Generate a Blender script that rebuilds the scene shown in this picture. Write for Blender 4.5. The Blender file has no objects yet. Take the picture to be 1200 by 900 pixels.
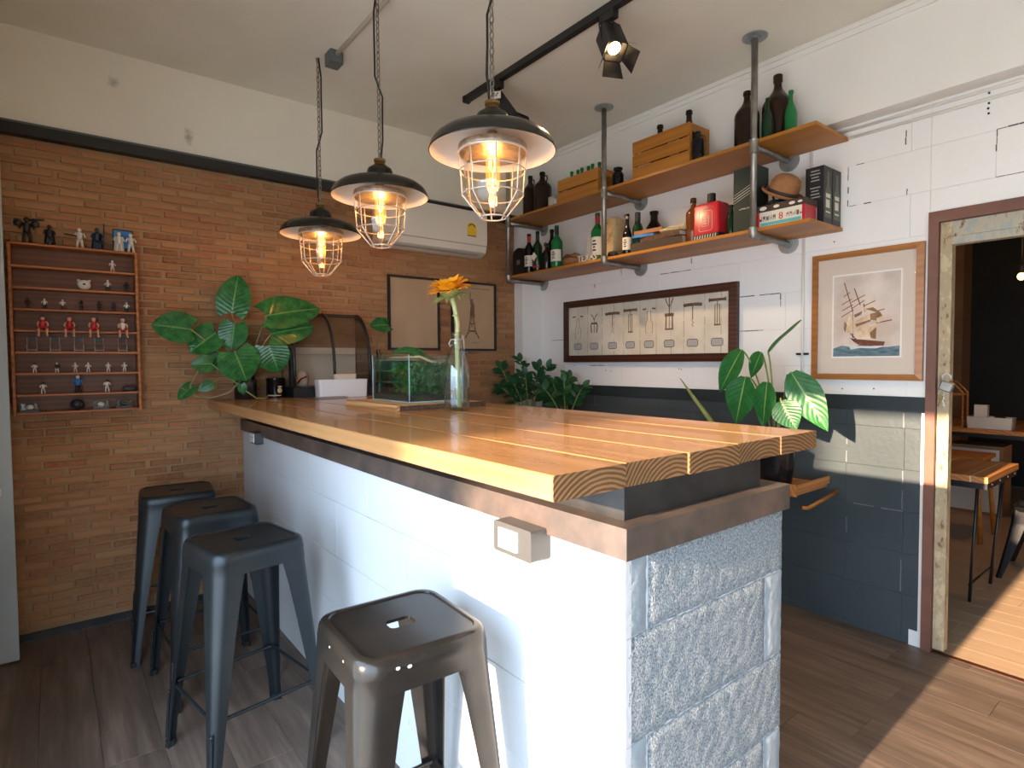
import bpy, math, random
from mathutils import Vector, Matrix
random.seed(7)
SC = bpy.context.scene
COL = SC.collection
V = Vector
PI = math.pi
# ------------------------------------------------------------------ camera
yaw, pit, rol = math.radians(51.71757), math.radians(-2.19673), math.radians(-0.40923)
f = V((math.cos(pit)*math.cos(yaw), math.cos(pit)*math.sin(yaw), math.sin(pit)))
r = V((math.sin(yaw), -math.cos(yaw), 0)); u = r.cross(f)
cr, sr = math.cos(rol), math.sin(rol)
rr = cr*r+sr*u; uu = -sr*r+cr*u
cam = bpy.data.objects.new('camera', bpy.data.cameras.new('camera')); COL.objects.link(cam)
cam.matrix_world = Matrix(((rr.x, uu.x, -f.x, 0), (rr.y, uu.y, -f.y, 0), (rr.z, uu.z, -f.z, 1.4), (0, 0, 0, 1)))
cam.data.sensor_width = 36; cam.data.lens = 20.50; cam.data.clip_start = .02
SC.camera = cam
# ------------------------------------------------------------------ world, sun, exposure
w = bpy.data.worlds.new('sky'); SC.world = w; w.use_nodes = True
w.node_tree.nodes['Background'].inputs[0].default_value = (.58, .76, 1.0, 1)
w.node_tree.nodes['Background'].inputs[1].default_value = 7.2
SUN_TAN = .257
sd = bpy.data.lights.new('sun', 'SUN'); sd.energy = 17.0; sd.angle = math.radians(1.0); sd.color = (1, .74, .52)
so = bpy.data.objects.new('sun', sd); COL.objects.link(so)
so.location = (-3, 0, 3); so.rotation_euler = V((1, .03, -SUN_TAN)).to_track_quat('-Z', 'Y').to_euler()
def portal(y0, y1, z0, z1):
    l = bpy.data.lights.new('window_daylight', 'AREA'); l.shape = 'RECTANGLE'; l.size = z1-z0; l.size_y = y1-y0
    l.cycles.is_portal = True
    o = bpy.data.objects.new('window_daylight', l); COL.objects.link(o)
    o.location = (-.36, (y0+y1)/2, (z0+z1)/2); o.rotation_euler = (0, -PI/2, 0)
portal(-1.7, 2.05, 0, 2.05)
vs = SC.view_settings
SC.display_settings.display_device = 'sRGB'
vs.view_transform = 'Standard'; vs.look = 'None'; vs.exposure = 0.32; vs.gamma = 1.0
SC.cycles.use_denoising = True
SC.cycles.max_bounces = 10; SC.cycles.diffuse_bounces = 6; SC.cycles.transparent_max_bounces = 16; SC.cycles.sample_clamp_indirect = 6
# ------------------------------------------------------------------ materials
def nt(name):
    m = bpy.data.materials.new(name); m.use_nodes = True
    t = m.node_tree; t.nodes.clear()
    o = t.nodes.new('ShaderNodeOutputMaterial')
    return m, t, o
def N(t, k, **kw):
    n = t.nodes.new('ShaderNode'+k)
    for a, b in kw.items():
        if a.startswith('i_'):
            n.inputs[int(a[2:])].default_value = b
        else: setattr(n, a, b)
    return n
def c4(c): return (c[0], c[1], c[2], 1)
def coords(t, scale=(1, 1, 1), kind='Object'):
    tc = N(t, 'TexCoord'); mp = N(t, 'Mapping'); mp.inputs['Scale'].default_value = scale
    t.links.new(tc.outputs[kind], mp.inputs[0]); return mp.outputs[0]
def ramp(t, src, stops):
    rp = N(t, 'ValToRGB'); e = rp.color_ramp.elements
    while len(e) > 1: e.remove(e[-1])
    e[0].position = stops[0][0]; e[0].color = c4(stops[0][1])
    for p, c in stops[1:]:
        x = e.new(p); x.color = c4(c)
    t.links.new(src, rp.inputs[0]); return rp.outputs[0]
def mixc(t, fac, a, b, mode='MIX'):
    m = N(t, 'Mix', data_type='RGBA', blend_type=mode)
    for i, x in ((0, fac), (6, a), (7, b)):
        if hasattr(x, 'links'): t.links.new(x, m.inputs[i])
        elif i == 0: m.inputs[0].default_value = x
        else: m.inputs[i].default_value = c4(x)
    return m.outputs[2]
def bsdf(t, o, col, rough=.5, metal=0, bump=None, bstr=.3, bdist=.01, coat=0, spec=.5):
    b = N(t, 'BsdfPrincipled')
    if hasattr(col, 'links'): t.links.new(col, b.inputs['Base Color'])
    else: b.inputs['Base Color'].default_value = c4(col)
    if hasattr(rough, 'links'): t.links.new(rough, b.inputs['Roughness'])
    else: b.inputs['Roughness'].default_value = rough
    b.inputs['Metallic'].default_value = metal; b.inputs['Coat Weight'].default_value = coat
    b.inputs['Specular IOR Level'].default_value = spec
    if bump is not None:
        bp = N(t, 'Bump'); bp.inputs['Strength'].default_value = bstr; bp.inputs['Distance'].default_value = bdist
        t.links.new(bump, bp.inputs['Height']); t.links.new(bp.outputs[0], b.inputs['Normal'])
    t.links.new(b.outputs[0], o.inputs[0]); return b
def noise(t, co, scale, detail=4, rough=.55):
    n = N(t, 'TexNoise'); n.inputs['Scale'].default_value = scale; n.inputs['Detail'].default_value = detail; n.inputs['Roughness'].default_value = rough
    t.links.new(co, n.inputs['Vector']); return n.outputs[0]
def M(name, c1, c2=None, rough=.5, metal=0, scale=6, stretch=(1, 1, 1), bump=0, bscale=60, bdist=.004, lo=.35, hi=.65, coat=0, spec=.5):
    m, t, o = nt(name); co = coords(t, stretch); col = c1
    if c2 is not None: col = ramp(t, noise(t, co, scale), [(lo, c1), (hi, c2)])
    b = noise(t, co, bscale) if bump else None
    bsdf(t, o, col, rough, metal, b, bump, bdist, coat, spec); return m
def EM(name, c, s):
    m, t, o = nt(name); e = N(t, 'Emission'); e.inputs[0].default_value = c4(c); e.inputs[1].default_value = s
    t.links.new(e.outputs[0], o.inputs[0]); return m
def GLASS(name, tint=(1, 1, 1), refl=1.0, rough=.02, base_refl=0.0):
    m, t, o = nt(name); tr = N(t, 'BsdfTransparent'); tr.inputs[0].default_value = c4(tint)
    g = N(t, 'BsdfGlossy'); g.inputs['Roughness'].default_value = rough
    lw = N(t, 'LayerWeight'); lw.inputs[0].default_value = .5
    pw = N(t, 'Math', operation='POWER'); pw.inputs[1].default_value = 3.5; t.links.new(lw.outputs['Facing'], pw.inputs[0])
    mu = N(t, 'Math', operation='MULTIPLY_ADD'); mu.inputs[1].default_value = refl*.55; mu.inputs[2].default_value = .035*refl+base_refl  # last term lifts the reflection evenly so clear glass shows
    t.links.new(pw.outputs[0], mu.inputs[0])
    mx = N(t, 'MixShader'); t.links.new(mu.outputs[0], mx.inputs[0]); t.links.new(tr.outputs[0], mx.inputs[1]); t.links.new(g.outputs[0], mx.inputs[2])
    t.links.new(mx.outputs[0], o.inputs[0]); return m
def WOOD(name, dark, mid, light, axis='Y', rings=16, rough=.35, coat=0, stretch=.06, off=(0, 0, 0), wmix=.45, bump=.12, dist=5):
    m, t, o = nt(name)
    tc = N(t, 'TexCoord'); mp = N(t, 'Mapping'); mp.inputs['Location'].default_value = off
    rnd = N(t, 'ObjectInfo')
    ad = N(t, 'VectorMath', operation='ADD'); t.links.new(tc.outputs['Object'], ad.inputs[0])
    cx = N(t, 'CombineXYZ')
    for k in range(2):
        ml = N(t, 'Math', operation='MULTIPLY_ADD'); ml.inputs[1].default_value = (.23, .31)[k]; ml.inputs[2].default_value = (-.11, .02)[k]
        t.links.new(rnd.outputs['Random'], ml.inputs[0]); t.links.new(ml.outputs[0], cx.inputs[{'Y': (0, 2), 'X': (1, 2), 'Z': (0, 1)}[axis][k]])
    t.links.new(cx.outputs[0], ad.inputs[1]); t.links.new(ad.outputs[0], mp.inputs[0])
    mp.inputs['Scale'].default_value = {'Y': (1, stretch, 1), 'X': (stretch, 1, 1), 'Z': (1, 1, stretch)}[axis]
    wv = N(t, 'TexWave', wave_type='RINGS', rings_direction=axis); wv.inputs['Scale'].default_value = rings
    wv.inputs['Distortion'].default_value = dist; wv.inputs['Detail'].default_value = 3; wv.inputs['Detail Scale'].default_value = 1.4
    t.links.new(mp.outputs[0], wv.inputs['Vector'])
    n1 = noise(t, mp.outputs[0], 14, 6, .6)
    n2 = noise(t, mp.outputs[0], 3.5, 3)
    mm = N(t, 'Mix', data_type='FLOAT'); mm.inputs[0].default_value = wmix
    t.links.new(n1, mm.inputs[2]); t.links.new(wv.outputs['Fac'], mm.inputs[3])
    c = ramp(t, mm.outputs[0], [(.15, dark), (.5, mid), (.8, light)])
    c = mixc(t, .35, c, ramp(t, n2, [(.35, dark), (.65, light)]), 'SOFT_LIGHT')
    bsdf(t, o, c, rough, 0, mm.outputs[0], bump, .003, coat); return m
def LEAF(name, dark, light, rib, var=None, vlo=.62, vhi=.7, rough=.35):
    m, t, o = nt(name)
    uv = N(t, 'TexCoord').outputs['UV']; sx = N(t, 'SeparateXYZ'); t.links.new(uv, sx.inputs[0])
    a = N(t, 'Math', operation='SUBTRACT'); a.inputs[1].default_value = .5; t.links.new(sx.outputs[0], a.inputs[0])
    ab = N(t, 'Math', operation='ABSOLUTE'); t.links.new(a.outputs[0], ab.inputs[0])
    co = coords(t); n = noise(t, co, 22, 3)
    base = ramp(t, n, [(.3, dark), (.7, light)])
    # side veins: run from the rib forward to the edge
    s = N(t, 'Math', operation='MULTIPLY_ADD'); s.inputs[1].default_value = -.55; t.links.new(ab.outputs[0], s.inputs[0]); t.links.new(sx.outputs[1], s.inputs[2])
    k = N(t, 'Math', operation='MULTIPLY'); k.inputs[1].default_value = 58; t.links.new(s.outputs[0], k.inputs[0])
    sn = N(t, 'Math', operation='SINE'); t.links.new(k.outputs[0], sn.inputs[0])
    base = mixc(t, ramp(t, sn.outputs[0], [(.93, (0, 0, 0)), (1, (.2, .2, .2))]), base, rib)
    if var:
        v = noise(t, coords(t, (1, .35, 1)), 17, 5, .7)
        base = mixc(t, ramp(t, v, [(vlo, (0, 0, 0)), (vhi, (1, 1, 1))]), base, var)
    base = mixc(t, ramp(t, ab.outputs[0], [(.012, (1, 1, 1)), (.03, (0, 0, 0))]), base, rib)
    b = bsdf(t, o, base, rough, 0, sn.outputs[0], .12, .004)
    tl = N(t, 'BsdfTranslucent'); t.links.new(base, tl.inputs[0])
    mx = N(t, 'MixShader'); mx.inputs[0].default_value = .25
    t.links.new(b.outputs[0], mx.inputs[1]); t.links.new(tl.outputs[0], mx.inputs[2]); t.links.new(mx.outputs[0], o.inputs[0]); return m
def BRICK():
    m, t, o = nt('brick_clay'); at = N(t, 'Attribute', attribute_name='rnd')
    oi = N(t, 'ObjectInfo'); ad = N(t, 'Math', operation='ADD'); t.links.new(at.outputs['Fac'], ad.inputs[0]); t.links.new(oi.outputs['Random'], ad.inputs[1])
    fr = N(t, 'Math', operation='FRACT'); t.links.new(ad.outputs[0], fr.inputs[0])
    c = ramp(t, fr.outputs[0], [(0, (.21, .075, .024)), (.25, (.31, .120, .040)), (.55, (.39, .165, .060)), (.8, (.45, .225, .09)), (1, (.33, .075, .026))])
    g = N(t, 'NewGeometry'); n = noise(t, g.outputs['Position'], 38, 5, .65); n2 = noise(t, g.outputs['Position'], 1.7, 3)
    c = mixc(t, ramp(t, n, [(.3, (0, 0, 0)), (.75, (.65, .65, .65))]), c, (.42, .23, .115))
    c = mixc(t, ramp(t, n2, [(.4, (0, 0, 0)), (.7, (.4, .4, .4))]), c, (.47, .28, .155))
    bsdf(t, o, c, .85, 0, n, .5, .004, spec=.2); return m
def FLOOR(name, cols, rough=.4, sx=1):
    m, t, o = nt(name); oi = N(t, 'ObjectInfo')
    ad = N(t, 'VectorMath', operation='ADD'); tc = N(t, 'TexCoord'); cx = N(t, 'CombineXYZ')
    ml = N(t, 'Math', operation='MULTIPLY'); ml.inputs[1].default_value = 17; t.links.new(oi.outputs['Random'], ml.inputs[0])
    t.links.new(ml.outputs[0], cx.inputs[0]); t.links.new(tc.outputs['Object'], ad.inputs[0]); t.links.new(cx.outputs[0], ad.inputs[1])
    mp = N(t, 'Mapping'); mp.inputs['Scale'].default_value = (1, .07, 1); t.links.new(ad.outputs[0], mp.inputs[0])
    n = noise(t, mp.outputs[0], 30, 7, .65); n2 = noise(t, mp.outputs[0], 7, 3)
    mm = N(t, 'Mix', data_type='FLOAT'); mm.inputs[0].default_value = .4; t.links.new(n, mm.inputs[2]); t.links.new(n2, mm.inputs[3])
    c = ramp(t, mm.outputs[0], [(.3, cols[0]), (.5, cols[1]), (.68, cols[2])])
    bsdf(t, o, c, rough, 0, n, .15, .002, spec=.4); return m
def PAINTWALL(name, c1, c2, chips=None, rough=.55, bump=.25, lo=.7, hi=.74):
    m, t, o = nt(name); g = N(t, 'NewGeometry'); p = g.outputs['Position']
    c = ramp(t, noise(t, p, 2.2, 4), [(.3, c1), (.7, c2)])
    if chips:
        mp = N(t, 'Mapping'); mp.inputs['Scale'].default_value = (1, 1, 2.2); t.links.new(p, mp.inputs[0])
        c = mixc(t, ramp(t, noise(t, mp.outputs[0], 13, 5, .7), [(lo, (0, 0, 0)), (hi, (1, 1, 1))]), c, chips)
    bsdf(t, o, c, rough, 0, noise(t, p, 55, 4), bump, .004, spec=.35); return m
def smudges(m, spots):
    t = m.node_tree; b = [n for n in t.nodes if n.type == 'BSDF_PRINCIPLED'][0]; l = b.inputs['Base Color'].links[0]; c = l.from_socket
    g = N(t, 'NewGeometry'); nz = noise(t, g.outputs['Position'], 30, 4)
    for x, z, rx, rz in spots:
        mp = N(t, 'Mapping', vector_type='POINT'); mp.inputs['Location'].default_value = (-x/rx, 0, -z/rz); mp.inputs['Scale'].default_value = (1/rx, 0, 1/rz)
        t.links.new(g.outputs['Position'], mp.inputs[0]); ln = N(t, 'VectorMath', operation='LENGTH'); t.links.new(mp.outputs[0], ln.inputs[0])
        ad = N(t, 'Math', operation='MULTIPLY_ADD'); ad.inputs[1].default_value = .9; t.links.new(nz, ad.inputs[0]); t.links.new(ln.outputs['Value'], ad.inputs[2])
        c = mixc(t, ramp(t, ad.outputs[0], [(.45, (.75, .75, .75)), (1.0, (0, 0, 0))]), c, (.20, .185, .15))
    t.links.new(c, b.inputs['Base Color'])
def PEEL(name, c1, c2, c3):
    m, t, o = nt(name); co = coords(t, (1, 1, .5))
    n = noise(t, co, 22, 6, .7)
    c = ramp(t, n, [(.36, c3), (.42, c2), (.52, c2), (.57, c1)])
    bsdf(t, o, c, .7, 0, n, .5, .003); return m

mt = {}
mt['plaster'] = M('ceiling_plaster', (.76, .73, .62), (.83, .80, .69), .8, scale=1.5, bump=.15, bscale=30, spec=.2)
mt['cream'] = PAINTWALL('cream_plaster', (.78, .73, .61), (.85, .80, .68), (.40, .36, .30), .7, .1, .76, .84)
smudges(mt['cream'], [(.305, 2.905, .055, .055), (.655, 2.70, .045, .10)])
mt['white'] = PAINTWALL('white_block_paint', (.84, .83, .80), (.88, .87, .84), (.35, .33, .31), .5, .3, .785, .80)
mt['beamwhite'] = PAINTWALL('beam_paint', (.80, .77, .71), (.85, .82, .76), None, .55, .1)
mt['joint'] = M('joint_mortar', (.45, .44, .42), rough=.9)  # grey mortar between the wall blocks
mt['navy'] = PAINTWALL('dark_slate_paint', (.046, .060, .066), (.066, .082, .089), (.62, .64, .64), .38, .3, .745, .765)
mt['rail'] = PAINTWALL('dark_rail_paint', (.022, .030, .034), (.032, .040, .045), (.5, .52, .52), .45, .2, .76, .78)
mt['brick'] = BRICK()
mt['mortar'] = M('mortar', (.31, .185, .095), (.39, .25, .14), .95, scale=4, bump=.4, bscale=90, spec=.1)
mt['black'] = M('black_metal', (.012, .012, .013), rough=.4)
mt['floor'] = FLOOR('dark_laminate', [(.060, .043, .033), (.128, .093, .071), (.235, .172, .13)], .42)
mt['floor2'] = FLOOR('pale_laminate', [(.42, .28, .17), (.52, .36, .225), (.60, .43, .28)], .4)
mt['counterwhite'] = PAINTWALL('counter_white_paint', (.55, .57, .58), (.60, .615, .62), None, .5, .22)
mt['stucco'] = M('shaded_rough_block', (.165, .195, .215), (.41, .45, .465), .8, scale=190, bump=1.0, bscale=230, bdist=.006, lo=.38, hi=.62, spec=.3)  # blue-grey of the shade and grazing-sun specks are put into the colour
mt['mortarwhite'] = M('white_joint_filler', (.74, .76, .77), (.82, .83, .83), .7, bump=.5, bscale=60)
mt['smoothgrey'] = PAINTWALL('shaded_smooth_render', (.25, .295, .32), (.35, .395, .42), (.62, .65, .66), .6, .5, .66, .72)  # strips on the end face, toned blue-grey to match its shade
mt['steel'] = M('rusty_grey_steel', (.085, .075, .068), (.20, .145, .115), .38, .45, scale=7, bump=.1, bscale=40)
mt['darksteel'] = M('dark_steel', (.035, .035, .036), (.07, .065, .06), .35, .5, scale=9)
mt['top'] = WOOD('tabletop_timber', (.32, .165, .065), (.44, .25, .11), (.50, .30, .14), 'Y', 9, .25, .25, wmix=.15, bump=.03, stretch=.12)
mt['endgrain'] = WOOD('end_grain', (.12, .055, .02), (.22, .12, .048), (.32, .19, .085), 'Y', 30, .6, wmix=.7, bump=.2, dist=1.6)  # real growth rings, darkened partly to stand for weaker light on the end
mt['seam'] = M('pale_seam', (.72, .55, .34), rough=.6)
mt['gun'] = M('gunmetal', (.016, .021, .023), (.024, .029, .031), .36, .5, scale=4)
mt['gunworn'] = M('worn_gunmetal', (.022, .0215, .020), (.038, .036, .033), .22, .6, scale=5)
mt['socketgrey'] = M('socket_housing', (.07, .066, .06), rough=.4)
mt['chip'] = M('scratched_bare_metal', (.7, .66, .6), rough=.4, metal=.5)
mt['rubber'] = M('black_rubber', (.01, .01, .01), rough=.8)
mt['enamel'] = M('dark_enamel', (.014, .013, .010), rough=.22, spec=.4)
mt['enamelwhite'] = M('white_enamel', (.78, .74, .66), rough=.25)
mt['brass'] = M('aged_brass', (.35, .22, .09), (.25, .16, .07), .4, .9)
mt['chain'] = M('weathered_chain', (.20, .17, .13), (.36, .32, .26), .45, .7, scale=40)
mt['cage'] = M('galvanised_wire', (.62, .58, .52), rough=.35, metal=.4)
mt['picglass'] = GLASS('picture_glass', (1, 1, 1), .22)
mt['lampglass'] = GLASS('lamp_glass', (.96, .95, .93), 1.5, base_refl=.03)
m_, t_, o_ = nt('amber_bulb_glass'); a_ = N(t_, 'BsdfTransparent'); a_.inputs[0].default_value = (1, .74, .42, 1); e_ = N(t_, 'Emission'); e_.inputs[0].default_value = (1, .42, .10, 1); e_.inputs[1].default_value = .55
ad_ = N(t_, 'AddShader'); t_.links.new(a_.outputs[0], ad_.inputs[0]); t_.links.new(e_.outputs[0], ad_.inputs[1]); t_.links.new(ad_.outputs[0], o_.inputs[0]); mt['bulbglass'] = m_
mt['filament'] = EM('hot_filament', (1, .46, .12), 15)
mt['glass'] = GLASS('clear_glass', (.93, .97, .96), .9)
mt['caseglass'] = GLASS('case_glass', (.78, .77, .74), .9)
mt['bottleclear'] = GLASS('bottle_glass', (.95, .985, .985), 1.5, base_refl=.03)
mt['water'] = GLASS('water', (.86, .94, .96), .9)
mt['pipe'] = M('grey_pipe', (.26, .25, .23), (.36, .35, .32), .4, .75, scale=18)
mt['flange'] = M('zinc_flange', (.34, .38, .39), (.45, .48, .48), .42, .7, scale=20)
mt['board'] = WOOD('shelf_board', (.30, .120, .014), (.42, .188, .024), (.49, .24, .036), 'Y', 5, .45, wmix=.25, dist=2)
mt['crate'] = WOOD('crate_pine', (.34, .140, .018), (.46, .205, .030), (.53, .26, .045), 'Y', 7, .5, wmix=.25, dist=2)
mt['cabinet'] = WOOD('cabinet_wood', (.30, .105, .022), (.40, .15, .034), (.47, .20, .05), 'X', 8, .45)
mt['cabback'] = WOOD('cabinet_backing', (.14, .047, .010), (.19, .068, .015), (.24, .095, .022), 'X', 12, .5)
mt['brownglass'] = M('brown_bottle_glass', (.022, .010, .006), rough=.16, spec=.35)
mt['amber'] = M('amber_glass', (.14, .045, .010), rough=.12, spec=.4)
mt['greenglass'] = M('green_glass', (.008, .15, .038), rough=.12, spec=.4)
mt['dgreenglass'] = M('dark_green_glass', (.005, .030, .011), rough=.14, spec=.35)
mt['blackglass'] = M('black_glass', (.006, .006, .007), rough=.14, spec=.35)
mt['redcap'] = M('red_foil', (.36, .012, .02), rough=.35)
mt['blackcap'] = M('black_cap', (.012, .012, .012), rough=.45)
mt['labelw'] = M('paper_label', (.70, .66, .56), rough=.7)
mt['ink'] = M('black_ink', (.02, .02, .02), rough=.7)
mt['redtin'] = M('red_tin', (.50, .008, .022), rough=.3)
mt['redtin2'] = M('dark_red_tin', (.28, .006, .03), rough=.35)
mt['greenbox'] = M('dark_green_card', (.004, .020, .017), rough=.5)
mt['blackbox'] = M('black_card', (.009, .009, .011), rough=.45)
mt['hat'] = M('brown_felt', (.30, .13, .05), (.36, .17, .07), .85, scale=30)
mt['hatband'] = M('hat_band', (.05, .03, .02), rough=.7)
mt['whiteplastic'] = M('white_plastic', (.80, .80, .79), rough=.35)
mt['acwhite'] = M('off_white_plastic', (.74, .69, .60), rough=.4)
mt['acgrey'] = M('vent_grey', (.42, .40, .36), rough=.5)
mt['yellow'] = M('yellow_sticker', (.80, .52, .03), rough=.5)
mt['potblack'] = M('black_glazed_pot', (.012, .013, .014), rough=.2)
mt['stem'] = M('green_stem', (.20, .28, .07), (.30, .30, .10), .55, scale=20)
mt['brownstem'] = M('woody_stem', (.22, .15, .07), (.30, .24, .12), .7, scale=30)
mt['pothos'] = LEAF('pothos_leaf', (.008, .095, .022), (.045, .24, .055), (.16, .36, .10), (.42, .50, .17), .62, .76, rough=.24)
mt['lily'] = LEAF('broad_leaf', (.012, .125, .028), (.04, .21, .045), (.30, .48, .12), (.16, .34, .06), .84, .98)
mt['zz'] = LEAF('glossy_leaflet', (.010, .075, .024), (.024, .13, .042), (.05, .14, .05), None, rough=.28)
mt['petal'] = M('sunflower_petal', (.85, .36, .005), (.90, .46, .015), .5, scale=40)
mt['seed'] = M('flower_disc', (.10, .06, .015), rough=.9)
mt['flowerstem'] = M('flower_stem', (.44, .47, .18), (.54, .55, .27), .5, scale=30)
mt['moss'] = M('water_plant', (.02, .13, .018), (.12, .36, .06), .6, scale=25)
mt['soil'] = M('dark_substrate', (.02, .017, .013), (.05, .042, .03), .95, scale=70, bump=.6)
mt['barkwood'] = WOOD('live_edge_board', (.36, .17, .06), (.60, .36, .17), (.70, .48, .26), 'Y', 20, .5)
mt['bark'] = M('bark', (.06, .03, .015), (.14, .075, .04), .9, scale=60, bump=.8, bscale=60)
mt['stick'] = M('peeled_stick', (.66, .50, .27), (.55, .38, .18), .6, scale=25)
mt['paper'] = M('aged_paper', (.62, .55, .42), (.74, .68, .56), .8, scale=5)
mt['paperdark'] = M('paper_seam', (.34, .27, .19), rough=.9)
mt['print'] = M('sepia_ink', (.13, .075, .045), (.22, .13, .08), .8, scale=30)
mt['printgrey'] = M('grey_print', (.42, .41, .38), rough=.8)
mt['printdark'] = M('dark_print', (.06, .05, .045), rough=.8)
mt['mahogany'] = WOOD('mahogany_frame', (.05, .018, .010), (.085, .03, .016), (.12, .045, .022), 'Y', 12, .35)
mt['oak'] = WOOD('oak_frame', (.30, .125, .035), (.40, .185, .058), (.46, .23, .08), 'Y', 8, .4, wmix=.25)
mt['mat'] = M('picture_mat', (.66, .56, .46), rough=.8)
mt['matwhite'] = M('mat_bevel', (.82, .78, .72), rough=.8)
mt['postertan'] = M('tan_poster', (.44, .29, .17), (.50, .34, .20), .6, scale=3)
mt['rustbrown'] = M('rusty_frame_paint', (.15, .062, .040), (.20, .088, .058), .5, scale=7, bump=.2, bscale=40)
mt['peelcream'] = PEEL('peeling_cream_timber', (.55, .44, .27), (.42, .33, .20), (.20, .11, .05))
mt['peelblue'] = PEEL('peeling_blue_timber', (.34, .37, .34), (.44, .40, .30), (.16, .08, .04))
mt['panel'] = M('pale_blue_grey_paint', (.42, .50, .54), (.46, .53, .57), .55, scale=2)
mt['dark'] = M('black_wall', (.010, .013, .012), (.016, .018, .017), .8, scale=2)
mt['tan'] = M('brown_plaster', (.24, .13, .065), (.30, .17, .085), .9, scale=3)
mt['concrete'] = M('pavement', (.50, .47, .43), (.58, .55, .50), .9, scale=2)
mt['tabletop2'] = WOOD('pine_table', (.36, .15, .045), (.50, .24, .08), (.58, .31, .12), 'X', 14, .4)
mt['cord'] = M('black_cord', (.01, .01, .01), rough=.6)
mt['conduit'] = M('painted_conduit', (.82, .79, .72), rough=.45)
mt['junction'] = M('grey_box', (.11, .13, .125), rough=.5)
mt['blue'] = M('blue_print', (.02, .14, .42), (.03, .25, .62), .5, scale=18)
mt['figwhite'] = M('white_figurine', (.66, .62, .54), rough=.5)
mt['figblack'] = M('dark_figurine', (.018, .018, .02), rough=.4)
mt['figred'] = M('red_figurine_kit', (.50, .015, .03), rough=.5)
mt['skin'] = M('figurine_skin', (.66, .36, .22), rough=.55)
mt['lens'] = EM('spot_lens', (1, .62, .30), 14)
mt['reflector'] = M('spot_reflector', (.8, .55, .3), rough=.2, metal=.9)
mt['warm'] = EM('warm_bulb', (1, .40, .09), 14)

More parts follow.
